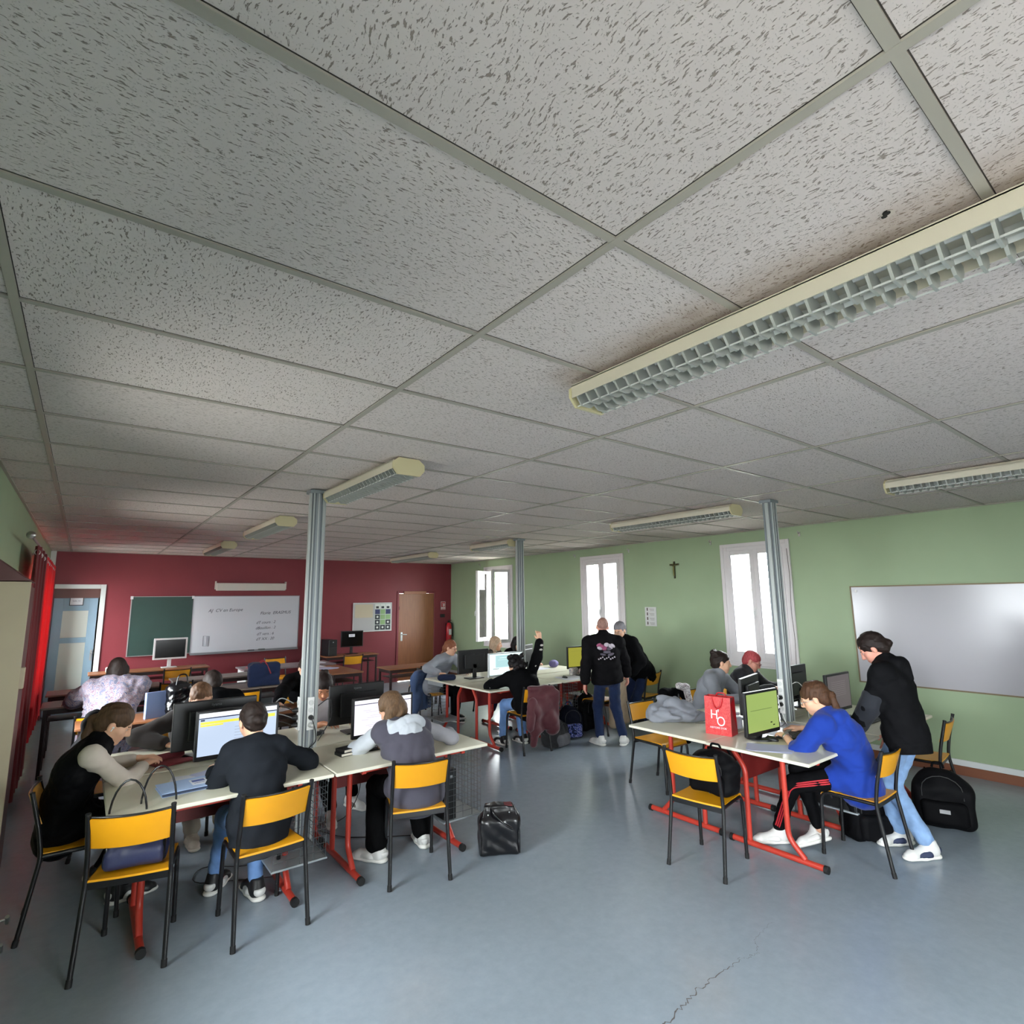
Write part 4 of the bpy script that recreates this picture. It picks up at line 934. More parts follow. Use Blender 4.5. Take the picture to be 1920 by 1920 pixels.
    V=VF[0];fc=V[VF[1]].mean(1)-hp(0,.09,-.0585);fl=np.abs(fc@Hx)/(.024*hs);fz=np.abs(fc@Hu)/(.0095*hs)
    mi=((fl**2+fz**2<1)&(np.abs(fc@Hf)<.02)).astype(int)
    o=nobj('person',VF,[skinmat(*sk),lipm],None,mi,loc=loc);tag(o,label,'person',group)
    HM=Matrix([[*(HR[i]*hs),c[i]] for i in range(3)]+[[0,0,0,1]])
    if eyes:
        for q in(-1,1):
            e=MB();e.lathe([(.0001,-.0115),(.007,-.009),(.0115,0),(.007,.009),(.0001,.0115)],seg=12);e.lathe([(.0001,.0118),(.0045,.0113),(.0048,.0105)],seg=12,mi=1)
            eo=obj('eye',e,[eyew,eyed],o);eo.matrix_local=HM@Matrix.Translation((q*.030,.0695,.004))@Matrix.Rotation(-PI/2,4,'X')
            bo=obj('eyebrow',MB().tube([(q*.016,.0855,.022),(q*.030,.0845,.026),(q*.043,.075,.023)],.0032,6),hairm or browm,o);bo.matrix_local=HM
    # ---- hair
    hm=hairmat(*hair[1]) if hair[1] else None
    st=hair[0];hr=[]
    if st!='bald':
        hr=[he(0,-.018,.038,.083,.099,.088,k=.02)]
        fcut=[he(0,.108,-.040,.070,.062,.098,k=.01,sub=True)]
        if st=='longleft':
            hr+=[he(0,-.045,-.03,.084,.070,.088,k=.03)]
            for q in(-.07,-.05,-.02,.02,.06):
                a_=hp(q,-.03,-.02);hr.append(cap(a_,a_+V3(0,0,-.13)-SR*.035+F*(.03 if q<0 else -.05),.036,.032,k=.03));
                if q<0:hr.append(cap(a_+V3(0,0,-.13)-SR*.035+F*.03,a_+V3(0,0,-.26)-SR*.05+F*.07,.032,.018,k=.03))
        if st in('long','bob'):
            Ln=.16 if st=='bob' else .30
            dn=lambda p,l:p+V3(0,0,-l)
            hr+=[he(0,-.045,-.03,.082,.068,.085,k=.03)]
            for q in(-.07,-.045,0,.045,.07):
                a_=hp(q,-.045 if abs(q)<.06 else -.01,.0);e_=dn(a_,Ln)+T(off)*0-Hf*.0
                hr.append(cap(a_,e_+(-F*.02),.034,.024,k=.03))
        elif st in('ponytail','bun','nape','short'):
            hr+=[he(0,-.055,-.015,.068,.056,.068,k=.03)]
            if st=='ponytail':q0=hp(0,-.118,-.022);hr+=[he(0,-.10,-.015,.024,.024,.024,k=.02),cap(hp(0,-.10,-.02),q0,.020,.020,k=.02),cap(q0,q0+V3(0,0,-.10)-F*.03,.021,.022,k=.02),cap(q0+V3(0,0,-.10)-F*.03,q0+V3(0,0,-.25)-F*.05,.022,.007,k=.02)]
            if st=='bun':hr+=[he(0,-.085,.085,.042,.040,.038,k=.012),he(.02,-.10,.10,.022,.022,.022,k=.01),he(-.022,-.075,.115,.016,.02,.02,k=.01)]
            if st=='nape':hr+=[he(0,-.108,-.025,.034,.030,.034,k=.015)]
        elif st=='curly':
            hr+=[he(0,-.05,-.03,.085,.07,.09,k=.03)]
            rg=np.random.RandomState(4)
            for i in range(26):
                t=rg.rand()*2*PI;z=rg.rand()*.22-.13;rr_=.098;hr.append(he(rr_*math.cos(t),-.03+rr_*math.sin(t)*.9-.02,z,.028,.028,.03,k=.012))
        hv=sdf(hr+fcut+[he(q*.082,.004,-.012,.016,.02,.028,k=.01,sub=True) for q in(-1,1) if st in('ponytail','bun','nape','short')],.006 if res<.009 else .008,noise=.0035,nscale=26,seed=len(label))
        nobj('hair',hv,hm,o)
    elif hm:
        nobj('hair',sdf([he(0,-.02,.035,.0755,.093,.0855,k=.02),he(0,.07,.03,.12,.06,.14,k=.01,sub=True)],.007),hm,o)
    if glasses:
        gm_=glasses;G=MB()
        for q in(-1,1):
            G.tube([(q*.031+.022*math.cos(a*PI/8),.099,.002+.018*math.sin(a*PI/8)) for a in range(16)],.0022,6,closed=True)
            G.tube([(q*.053,.098,.006),(q*.077,.06,.006),(q*.081,-.01,.004)],.002,6)
        G.tube([(-.01,.100,.004),(.01,.100,.004)],.002,6);go=obj('glasses',G,gm_,o);go.matrix_local=HM
    # ---- garments
    def garment(name,mt,torso=True,sleeves=1.,t=.014,hem=.06,noise=.0035,ns=10,collar=0,neckcut=True,sl_t=None,seed=1,hood=None,cuff=None,arms=(0,1),bulk=1.,shl=1.):
        Q=[];k=.045
        if torso:
            gg=g*bulk
            hd_=-ax if stand else nrm(-ax*.6+V3(0,0,-.5))
            Q+=[cap(T(pel),T(wa),.118*gg+t,.108*gg+t,side=Rr,w=1.33,k=k),cap(T(wa),T(ch),.108*gg+t,.115*gg+t,side=SR,w=1.33,k=k),cap(T(ch),T(uc),.115*gg+t,.088*gg+t,side=SR,w=1.4,k=k),cap(T(sp+(SL-sp)*shl),T(sp+(SRt-sp)*shl),.046+t,.046+t,k=.05),cap(T(nb),T(sp+(SL-sp)*shl-V3(0,0,.01)),.035+t,.038+t,k=.04),cap(T(nb),T(sp+(SRt-sp)*shl-V3(0,0,.01)),.035+t,.038+t,k=.04),
                cap(T(pel),T(pel+hd_*(hem+(.14 if stand else 0))),.122*gg+t,(.116 if stand else .128)*gg+t,side=Rr,w=1.3,k=k)]
            if not stand:
                for Hp,K,An in Lg:Q.append(cap(T(Hp),T(Hp+(K-Hp)*.30),.088*g+t,.075*g+t,k=.04))
            if collar:Q.append(cap(T(nb-ax*.04),T(nb+nrm(head-nb)*.035),.062+t*.5,.060+t*.5,k=.03))
            if stand:Q.append(cut(T(pel-ax*(hem+.07)),-ax))
        if sleeves:
            st_=t if sl_t is None else sl_t
            for i in arms:
                S,E,W=A[i];e=E+(W-E)*sleeves if sleeves<=1 else W
                Q+=[cap(T(S),T(E),.045+st_,.040+st_,k=.04),cap(T(E),T(E+(W-E)*(sleeves*.86)),.044+st_,.031+st_,k=.03)]
                if not torso:pass
        if hood:
            bk=-F;h0=nb+bk*.06
            Q+=[cap(T(nb+SR*.08+V3(0,0,.0)),T(nb+SR*.055+bk*.075),.034,.038,k=.03),cap(T(nb-SR*.08),T(nb-SR*.055+bk*.075),.034,.038,k=.03),cap(T(nb+bk*.085+SR*.06),T(nb+bk*.085-SR*.06),.042,.042,k=.03),cap(T(nb+bk*.10),T(nb+bk*.13-ax*.10),.05,.028,k=.03)]
        return nobj(name,sdf(Q,res+.001,noise=noise,nscale=ns,seed=seed),mt,o)
    for gd in top:
        garment(**gd)
    if bot:
        mt,fl=bot[0],bot[1]
        Q=[cap(T(HL),T(HRt),.094*g+.012,.094*g+.012,k=.04),cap(T(pel),T(wa),.108*g+.004,.100*g,side=Rr,w=1.3,k=.04)]
        for Hp,K,An in Lg:
            ae=K+(An-K)*.93
            Q+=[cap(T(Hp),T(K),.080*g+.010,.056+.010+fl*.3,k=.04),cap(T(K),T(ae),.054+.010+fl*.3,.036+.008+fl,k=.02)]
        nobj(bot[2] if len(bot)>2 else 'trousers',sdf(Q,res+.001,noise=.004,nscale=13,seed=5),mt,o)
        if len(bot)>3: # side stripes
            sp_=MB()
            for Hp,K,An in Lg[:]:
                for j in(-1,0,1):
                    for sd in((Lg.index((Hp,K,An))*2-1) if False else -1,):
                        n_=Rr*(-1 if Hp is HL else 1)
                        r1,r2,r3=.084,.066,.046
                        w_=nrm(np.cross(n_,nrm(K-Hp)))*.014*j;w2=nrm(np.cross(n_,nrm(An-K)))*.014*j
                        pts=[T(Hp+n_*(r1-.006)+w_+(K-Hp)*.34),T(Hp+(K-Hp)*.6+n_*(r2+.008)+w_),T(K+n_*r2+w2*.5+w_*.5),T(K+(An-K)*.5+n_*(r3+.008)+w2),T(K+(An-K)*.9+n_*(r3)+w2)]
                        sp_.tube([tuple(p) for p in pts],.0058,6,bend=.05)
            obj('side_stripes',sp_,bot[3],o)
    if shoes:
        for i,(Hp,K,An) in enumerate(Lg):
            f=feet[i];p=f[4] if len(f)>4 else 0;rl=f[5] if len(f)>5 else 0
            yaw=f[3] if len(f)>3 else f[2]
            z=An[2]-.10
            shoe(o,(An[0],An[1],max(0,z) if len(f)>3 else 0),yaw,p,*shoes,roll=rl)
    o['_']=0;del o['_']
    return o,dict(A=A,L=Lg,T=T,HM=HM,hp=hp,nb=nb,SR=SR,F=F,ax=ax,ch=ch,pel=pel,head=head)
fair=('fair','d9a98c');tan=('tan','b57a5a');pink=('pink','cf9280')
def G(n,m,**k):return dict(name=n,mt=m,**k)
blackf=fab('black','0c0c0e');wht_s=mat('shoe_white','d9d8d5',.5);blk_s=mat('shoe_black','131316',.5);sole_w=mat('sole_white','e4e2dc',.6);beige_s=mat('shoe_beige','b5a999',.7);navy_s=mat('shoe_navy','2a3350',.6);sole_b=mat('sole_black','111112',.7)
jean=fab('jeans','6f93c8',.12);jeand=fab('dark_jeans','1d2a4a',.1);ltj=fab('pale_jeans','7d9bc2',.2)
# black quilted vest, far left
quilt=fab('quilted_black','0e0e10',.05,.6)
p1,i1=person('person in a black quilted vest over cream sleeves, ponytail, leaning over a red tablet',(.02,4.64,.56),(.225,4.52,1.11),-95,(-100,32,0),[(.40,4.86,.80),(.42,4.66,.80)],[(.24,4.95,-100),(.35,4.60,-80)],fair,('ponytail',('ash_brown','4c3827')),
  [G('sweater',fab('cream_knit','c9beb2'),t=.010,hem=.02,collar=0,sleeves=.95),G('vest',quilt,sleeves=0,t=.028,hem=.10,noise=.004,ns=16,collar=1,bulk=.98,shl=.62)],(fab('black_leggings','101013'),0),(blk_s,wht_s,sole_w),res=.007,hs=1.04,elh=[(0,.6,-.5),(-.1,-.75,-.55)])
ob=obj('earbud',MB().lathe([(.0,-.006),(.007,-.003),(.007,.004),(0,.007)],seg=10).tube([(0,0,0),(0,.001,-.022)],.0035,6),wht,p1);ob.matrix_local=i1['HM']@Matrix.Translation((.082,.008,-.006))
# dark navy knit, back to us
p2,i2=person('person seen from behind in a dark charcoal knit with short dark hair, pale jeans',(.97,3.84,.56),(.945,4.04,1.10),0,(5,28,0),[(.78,4.26,.79),(1.36,4.26,.785)],[(.84,4.36,-35),(1.035,4.10,.10,8,0)],fair,('nape',('dark_brown','241a16')),
  [G('sweater',fab('charcoal_knit','1f2227'),t=.018,hem=.10,sleeves=1.,noise=.005,ns=9,bulk=1.02,collar=0)],(jean,.0),(blk_s,wht_s,sole_w),res=.007,m=.0,width=.92,elh=[(-.35,-.5,-.8),(.8,-.5,-.6)])
# white hood
slv=fab('white_sleeve','b4b9c0')
p3,i3=person('person with long light brown hair and a white hood over a slate jacket',(2.02,3.80,.56),(1.935,4.06,1.06),-4,(35,34,-6),[(1.90,4.34,.79),(2.50,4.16,.785)],[(1.85,4.08,35),(2.24,4.10,-10)],fair,('longleft',('light_brown','5e4834')),
  [G('jacket',fab('slate_violet','4a4853'),t=.026,hem=.08,sleeves=.0,noise=.006,ns=9,bulk=1.05),G('sleeve',slv,torso=False,sleeves=1.,t=.016,arms=(0,),noise=.005),G('sleeve',fab('grey_sleeve','908f95'),torso=False,sleeves=1.,t=.014,arms=(1,),noise=.005)],(fab('black_trousers','0b0b0c'),.035),(wht_s,wht_s,sole_w),res=.007,m=.6,elh=[(-.8,-.2,-.3),(.35,-.9,-.3)])
T=i3['T'];nb,SR_,F_,ax_=i3['nb'],i3['SR'],i3['F'],i3['ax']
HRm=np.stack([SR_,F_,ax_],1)
nobj('hood',sdf([cap(T(nb+SR_*.10+V3(0,0,.015)+F_*.02),T(nb+SR_*.10-F_*.09),.036,.045,k=.03),cap(T(nb-SR_*.10+V3(0,0,.015)+F_*.02),T(nb-SR_*.10-F_*.09),.036,.045,k=.03),ell(T(nb-F_*.115-ax_*.01),(.145,.050,.075),rot=HRm,k=.03),ell(T(nb-F_*.135-ax_*.07),(.10,.040,.075),rot=HRm,k=.03),ell(T(nb-F_*.14-ax_*.135),(.045,.030,.055),rot=HRm,k=.03)],.008,noise=.004,nscale=12,seed=9),slv,p3)
# behind the left screens
p4,i4=person('person in a dark grey jumper and glasses, half hidden behind the left black monitor',(.80,5.62,.56),(.83,5.30,1.10),180,(176,24,0),[(1.05,5.10,.79),(.60,5.22,.79)],[(1.05,5.36,168),(.83,5.28,180)],fair,('short',('brown','6a4c36')),
  [G('sweater',fab('dark_grey_marl','35302f'),t=.02,hem=.06,collar=1)],(fab('beige_trousers','b9b2a2'),.018),(beige_s,beige_s,mat('sole_cream','c8c2b2',.6)),glasses=blk,m=.7,elh=[(.6,.2,-.7),(-.9,.1,-.2)])
p5,i5=person('person in a white top with dark tied hair behind the right black monitor',(1.96,5.66,.56),(1.86,5.36,1.08),180,(165,38,0),[(2.1,5.14,.79),(1.80,5.16,.79)],[(2.12,5.24,195),(1.84,5.0,165)],tan,('bun',('black_brown','1f1512')),
  [G('blouse',fab('white_blouse','cfc9cc'),t=.008,hem=.05,sleeves=.25)],(fab('black_trousers','0b0b0c'),.01),(wht_s,mat('shoe_grey','77736c',.6),sole_w))
# floral blouse
flo=mat('floral_print','a89aa6',.8,bump=.2,bscale=200)
def patches(m,cols,scale):
    nt=m.node_tree;b=nt.nodes['Principled BSDF'];tc=nt.nodes.new('ShaderNodeTexCoord');v=nt.nodes.new('ShaderNodeTexNoise');v.inputs['Scale'].default_value=scale;v.inputs['Detail'].default_value=2;v.inputs['Distortion'].default_value=2.5
    r=nt.nodes.new('ShaderNodeValToRGB');r.color_ramp.interpolation='CONSTANT';nt.links.new(tc.outputs['Object'],v.inputs['Vector']);nt.links.new(v.outputs[0],r.inputs[0])
    el=r.color_ramp.elements
    for i,(p,c) in enumerate(cols):
        e=el[i] if i<2 else el.new(p)
        e.position=p;e.color=lin(c)
    nt.links.new(r.outputs[0],b.inputs['Base Color'])
patches(flo,[(0,'777a92'),(.42,'a79ca8'),(.5,'8c7482'),(.56,'aca6b0'),(.66,'63658a')],13)
p6,i6=person('person with dark hair in a pale floral blouse, seen from behind at far left',(.30,7.28,.58),(.345,7.42,1.18),5,(10,15,0),[(-.05,7.85,.80),(.55,7.9,.80)],[(.1,7.6,0),(.5,7.6,0)],pink,('bob',('dark_brown','241a16')),
  [G('blouse',flo,t=.045,hem=.10,sleeves=.9,noise=.012,ns=10,bulk=1.22)],(jeand,0),None,eyes=False,res=.010,m=1,width=1.2,elh=[(-.9,-.1,-.3),(.9,-.1,-.3)])
p7,i7=person('person in a black hooded top bent over the desk behind the glasses wearer',(1.20,6.12,.56),(1.085,6.33,1.08),0,(10,38,0),[(.9,6.62,.80),(1.35,6.60,.80)],[(1.1,6.4,0),(1.3,6.4,0)],fair,('short',('dark_brown','241a16')),
  [G('hoodie',blackf,t=.03,hem=.08,hood=True,bulk=1.1)],(blackf,0),None,eyes=False,res=.010,m=1)
p8,i8=person('person in black writing on papers, mostly hidden behind the left column',(2.28,7.05,.56),(2.14,6.80,1.10),185,(190,35,0),[(2.2,6.5,.80),(1.74,6.42,.79)],[(2.2,6.7,180),(2.0,6.7,180)],fair,('short',('dark_brown','241a16')),
  [G('sweater',blackf,t=.03,hem=.08,bulk=1.05)],(blackf,0),None,eyes=False,res=.010,elh=[None,(-.9,.2,.1)])
# middle cluster
p9,i9=person('person in a pale grey sweater and glasses with tied auburn hair, using a mouse',(4.50,7.93,.56),(4.63,7.64,1.135),188,(212,14,0),[(4.75,7.33,.80),(4.31,7.42,.79)],[(4.75,7.7,195),(4.90,7.95,200)],fair,('ponytail',('auburn','7a4a32')),
  [G('sweater',fab('pale_grey_knit','8f9299'),t=.018,hem=.05,bulk=1.1)],(fab('black_trousers','0b0b0c'),.02),(blk_s,blk_s,sole_w),glasses=mat('red_frame','7a2a2c',.4),elh=[(.6,.3,-.6),(-.9,.2,-.2)],handmode=('table','mouse'))
p10,i10=person('person with long fair hair and dark jacket, near the open window',(5.56,7.98,.56),(5.55,7.70,1.14),200,(225,10,0),[(5.7,7.4,.80),(5.35,7.4,.80)],[(5.6,7.6,190),(5.4,7.6,190)],fair,('long',('fair','b39a82')),
  [G('jacket',fab('dark_olive','3c342c'),t=.02,hem=.05),G('shirt',fab('cream_shirt','c9c0ae'),torso=True,sleeves=0,t=.004,hem=0,collar=1)],(jeand,0),None,res=.010)
p11,i11=person('person in black hidden behind the middle column, only the shoulders showing',(6.20,8.0,.56),(5.99,7.68,1.11),190,(190,25,0),[(6.2,7.4,.80),(5.85,7.4,.80)],[(6.2,7.7,190),(6.0,7.7,190)],fair,('long',('black','141012')),
  [G('jacket',blackf,t=.03,hem=.05,bulk=1.1)],(jeand,0),None,res=.010,eyes=False)
p12,i12=person('person in black with pale ovals on one sleeve, raising that arm, curly hair',(4.64,5.70,.56),(4.56,5.90,1.03),-8,(10,30,10),[(4.36,6.16,.79),(4.975,5.87,1.335)],[(4.5,6.1,0),(4.75,6.0,0)],fair,('curly',('black','15100f')),
  [G('jacket',blackf,t=.028,hem=.08,bulk=1.12,sleeves=1.)],(jean,.01),(blk_s,wht_s,sole_w),eyes=False,m=.5,elh=[(-.9,-.1,-.3),(.9,-.1,-.2)],handmode=('table','point'))
ov=MB()
S,E,W=i12['A'][1];Tt=i12['T']
for a_,b_,ts in((S,E,(.55,.8)),(E,W,(.15,.45,.7))):
    for t_ in ts:
        p=Tt(a_+(b_-a_)*t_)+V3(-.12,-.98,.0)*.066;ov.add([],[]);ov.lathe([(.0001,-.002),(.026,-.002),(.022,.003),(.0001,.004)],seg=14,M=Matrix.Translation(Vector(p))@Matrix.Rotation(PI/2,4,'X')@Matrix.Diagonal((1.1,.55,1,1)))
S,E,W=i12['A'][0]
p=Tt(E)+V3(-.3,-.95,0)*.07;ov.lathe([(.0001,-.002),(.026,-.002),(.022,.003),(.0001,.004)],seg=14,M=Matrix.Translation(Vector(p))@Matrix.Rotation(PI/2,4,'X'))
obj('sleeve_ovals',ov,fab('pale_oval','b9b4ae'),p12)
# standing pair
p13,i13=person('bald person standing in a black sweatshirt with a pink flower print on the back',(5.55,5.20,.84),(5.515,5.22,1.495),-34,(-40,12,4),[(5.22,5.30,.72),(5.93,5.16,.72)],[(5.45,5.27,-5),(5.68,5.08,-60)],pink,('bald',('stubble','8d6a60')),
  [G('sweatshirt',fab('washed_black','0f0e10'),t=.030,hem=-.01,sleeves=1.,noise=.006,bulk=1.12,collar=1)],(jeand,.012),(wht_s,wht_s,sole_w),stand=True,m=1,width=1.18,eyes=True,elh=[(-.6,-.6,0),(.6,-.6,0)],handmode=('hang','hang'),res=.008)
Tt=i13['T'];bk=-i13['F'];c0=Tt(i13['ch']+i13['ax']*.02+bk*.163);Rb=-i13['SR']
pr=MB();pm=[fab('print_pink','8c4a66'),fab('print_white','b3a9b2'),fab('print_grey','56505c')]
def disc(u,v,r,mi,e=1,a=0):
    Mx=Matrix(((Rb[0],0,bk[0],0),(Rb[1],0,bk[1],0),(Rb[2],1,bk[2],0),(0,0,0,1)))
    p=c0+Rb*u+V3(0,0,v)+bk*(.004*mi)
    pr.lathe([(.0001,.004),(r*.6,.003),(r,-.012),(r*.9,-.03)],seg=14,mi=mi,M=Matrix.Translation(Vector(p))@Mx@Matrix.Rotation(a,4,'Z')@Matrix.Diagonal((1,e,1,1)))
for u,v,r,mi,e,a in((.0,.07,.035,1,.8,0),(.06,.05,.04,0,.7,.5),(.10,.07,.035,0,.6,-.4),(.09,.03,.036,1,.6,.3),(.03,.03,.04,0,.8,0),(-.05,.05,.038,1,.6,.9),(-.08,.06,.035,1,.55,.7),(-.03,.02,.03,2,.7,0),(.0,-.02,.05,2,.4,0),(.05,-.05,.04,2,.35,.2),(-.05,-.05,.045,2,.4,-.3)):disc(u,v,r,mi,e,a)
for k in range(9):disc(-.10+.026*k,-.085-.012*(k%3),.010,1,1,0)
obj('flower_print',pr,pm,p13)
p14,i14=person('grey-haired person in black and glasses bending forward beside the tall window',(6.66,5.55,.80),(6.05,5.40,1.42),80,(105,20,0),[(5.98,5.18,.84),(5.92,5.62,.84)],[(6.66,5.45,80),(6.75,5.66,80)],fair,('short',('grey','77757a')),
  [G('sweater',fab('soft_black','0b0b0d'),t=.036,hem=.05,bulk=1.2,sleeves=1.)],(jeand,.01),(blk_s,blk_s,sole_b),stand=True,m=1,width=1.1,glasses=metal,res=.009)
# right cluster
gh=fab('grey_hoodie','83868d')
p15,i15=person('person in a grey hoodie with a messy dark bun, looking to the right',(5.82,3.94,.56),(5.80,3.68,1.135),190,(222,8,0),[(6.0,3.38,.80),(5.62,3.36,.80)],[(5.9,3.6,180),(5.7,3.6,180)],fair,('bun',('dark_brown','2b2019')),
  [G('hoodie',gh,t=.024,hem=.06,bulk=1.08,hood=True,collar=1)],(jeand,0),None,res=.008,hs=1.03)
p16,i16=person('person with short red hair and glasses in a dark patterned jacket',(6.62,3.96,.56),(6.42,3.66,1.10),185,(196,26,-6),[(6.75,3.42,.80),(6.32,3.36,.84)],[(6.6,3.6,180),(6.4,3.6,180)],pink,('short',('red','a5464a')),
  [G('jacket',fab('dark_camo','343438',.35),t=.028,hem=.06,bulk=1.1,collar=1)],(jeand,0),None,res=.008,glasses=mat('red_frame','7a2a2c',.4),hairm=hairmat('red','a5464a'))
bluef=fab('royal_blue','18368f',.05)
p17,i17=person('person in a bright royal blue hoodie with a low ponytail typing before the green screen',(4.66,1.90,.56),(4.475,2.07,1.10),8,(26,24,0),[(4.44,2.30,.79),(4.80,2.34,.79)],[(4.40,2.40,.10,52,0,0),(4.52,2.14,.15,62,8,26)],fair,('ponytail',('ombre_brown','472f1f')),
  [G('hoodie',bluef,t=.026,hem=.10,bulk=1.12,sleeves=.28,sl_t=.024,hood=True,noise=.006)],(fab('black_track','0d0d0f'),.0,'track_trousers',mat('stripe_red','b3202c',.6)),(wht_s,wht_s,sole_w),res=.007,glasses=metal,elh=[(-.7,-.3,-.6),(.7,-.3,-.6)],handmode=('mouse','table'),kneeh=[(-.7,.6,.8),(-.3,.9,.8)])
S,E,W=i17['A'][0];Tt=i17['T'];d=nrm(W-E);q=Vector(Tt(W-d*.02));z_=Vector(d).to_track_quat('Z','Y').to_matrix().to_4x4()
obj('wristwatch',MB().lathe([(.030,-.008),(.032,-.008),(.032,.008),(.030,.008)],seg=20).box((0,.033,0),(.026,.008,.028)),metal,p17).matrix_local=Matrix.Translation(q)@z_
jk=fab('jacket_black','121214')
p18,i18=person('person standing at right in a black hooded jacket and pale ripped jeans, looking down',(4.99,1.66,.83),(5.02,1.83,1.45),4,(18,36,0),[(4.86,1.98,.80),(5.21,1.86,.74)],[(5.09,1.80,.10,60,0),(4.97,1.60,.10,62,0)],pink,('nape',('black_brown','191312')),
  [G('jacket',jk,t=.027,hem=.06,sleeves=1.,bulk=1.04,hood=True,collar=1,noise=.005)],(ltj,.012),(wht_s,navy_s,sole_w),stand=True,res=.007,m=.4,width=1.05,elh=[(-.3,-.6,0),(.5,-.7,0)],handmode=('hang','hang'),hs=1.03)
for k in(0,1):
    S,E,W=[i18['T'](q) for q in i18['A'][k]]
    nobj('sleeve_panel',sdf([cap(S+(E-S)*.75,E,.045+.0315,.040+.0315,k=.03),cap(E,E+(W-E)*.88,.0755,.0625,k=.03)],.009,noise=.003),fab('jacket_charcoal','26282e'),p18)
# ---------- bags, coats and things on the tables
def blob(name,prims,m,label,cat,loc,rz=0,res=.008,noise=.004,ns=12,seed=1,group=None,parent=None,cuts=()):
    o=nobj(name,sdf(list(prims)+list(cuts),res,noise=noise,nscale=ns,seed=seed),m,parent,loc=loc,rz=math.radians(rz))
    if parent is None:tag(o,label,cat,group)
    return o
flo0=cut((0,0,0),(0,0,-1))
leather=mat('black_leather','0e0e11',.25,spec=.6,bump=.2,bscale=70);chrome=mat('chrome','c8c8c8',.15,metal=1)
# navy handbag on the near chair
navyl=mat('navy_leather','2b3050',.45,bump=.2,bscale=90)
hb=blob('handbag',[rbx((0,0,.125),(.135,.055,.12),.03),rbx((0,0,.05),(.14,.075,.045),.03,k=.05)],navyl,'navy handbag with tall thin black handles standing on the lower left yellow chair','handbag',(.352,3.895,.4645),-15,cuts=[flo0],noise=.005,ns=9)
for y,xo,hh in((-.05,-.05,.20),(.05,.075,.23)):obj('handle',MB().tube([(-.088+xo,y,.20)]+[(xo-.088*math.cos(a*PI/12),y*1.1,.25+hh*math.sin(a*PI/12)) for a in range(13)]+[(.088+xo,y,.20)],.0055,8),leather,hb)
obj('side_gusset',MB().bb(.128,.141,-.06,.06,.01,.22).bb(-.141,-.128,-.06,.06,.01,.22),leather,hb,bevel=.01);obj('trim',MB().tube([(-.135,-.06,.245),(.135,-.06,.245),(.135,.06,.245),(-.135,.06,.245)],.006,8,closed=True),leather,hb)
# black handbag on the floor
bg_=blob('handbag',[rbx((0,0,.13),(.15,.085,.13),.03),rbx((0,0,.27),(.115,.05,.08),.02,k=.08)],leather,'shiny black leather handbag standing on the open floor by the wire basket','handbag',(2.63,3.63,0),-28,cuts=[flo0,cut((0,0,.345),(.15,0,1))],noise=.007,ns=9,seed=4)
obj('lining',MB().box((0,0,.333),(.20,.075,.012)),mat('lining_burgundy','5a1a1e',.7),bg_,bevel=.004)
for sx,sz in((-.02,.25),(.05,.235),(.07,.30),(.02,.20),(-.09,.29)):obj('rivet',MB().lathe([(.008,0),(.008,.004),(.002,.006)],seg=10,M=Matrix.Translation((sx,-.072 if sz>.22 else -.088,sz))@Matrix.Rotation(PI/2,4,'X')),chrome,bg_)
obj('handle',MB().tube([(-.06,-.05,.33),(-.05,-.085,.30),(.02,-.105,.235),(.09,-.09,.19)],.008,8,bend=.04),leather,bg_);[obj('piping',MB().tube([(q*.145,-.083,.02),(q*.145,-.083,.2),(q*.11,-.05,.34)],.005,6,bend=.05),leather,bg_) for q in(-1,1)]
def rucksack(label,loc,rz,m,m2,h=.42,w=.30,d=.18,tilt=0,seed=1,patch=None,group='rucksacks and bags on the floor',noise=.008):
    o=blob('rucksack',[rbx((0,0,h*.36),(w/2,d/2,h*.36),.06),ell((0,0,h*.62),(w*.46,d*.47,h*.36),k=.06)],m,label,'rucksack',loc,rz,cuts=[flo0],noise=noise,ns=8,seed=seed,group=group)
    o.rotation_euler.x=math.radians(tilt)
    nobj('front_pocket',sdf([rbx((0,-d*.5,h*.26),(w*.38,.045,h*.20),.035),flo0],.008,noise=.004,seed=seed+1),m2,o)
    obj('zip',MB().tube([(-w*.34,-d*.53,h*.50)]+[(-w*.34*math.cos(a*PI/8),-d*.53-.0,h*.62+h*.24*math.sin(a*PI/8)) for a in range(9)]+[(w*.34,-d*.53,h*.50)],.004,6),blk,o)
    for s in(-1,1):obj('strap',MB().tube([(s*w*.22,d*.42,h*.92),(s*w*.30,d*.62,h*.6),(s*w*.36,d*.5,h*.08)],.018,8,bend=.08,sq=(1,.35)),m2,o)
    obj('grab_loop',MB().tube([(-.04,d*.2,h*.96),(-.03,d*.2,h*1.05),(.03,d*.2,h*1.05),(.04,d*.2,h*.96)],.008,8,bend=.02),m2,o)
    if patch:obj('patch',MB().box((0,-d*.5-.047,h*.30),(.07,.006,.028)),patch,o)
    return o
nyl=fab('black_nylon','101012',.05,.6);nyl2=fab('black_nylon2','0b0b0d',.05,.7)
r_=rucksack('slouching black rucksack on the seat of the yellow chair before red legs',(3.80,2.53,.458),-85,nyl,nyl2,h=.31,w=.33,d=.21,seed=3,noise=.012)
obj('chain',MB().tube([(.02,-.12,.02),(.0,-.125,.06),(.02,-.13,.11)],.006,6),chrome,r_)
rucksack('black rucksack lying against the chair leg near the skirting at right',(5.72,1.70,0),-70,nyl,nyl2,h=.46,w=.40,d=.20,tilt=-6,seed=7,patch=mat('patch_grey','9a9a9c',.6))
rucksack('black rucksack under the chair of the blue hoodie',(5.02,2.02,0),-30,nyl2,nyl,h=.44,w=.34,d=.22,seed=9)
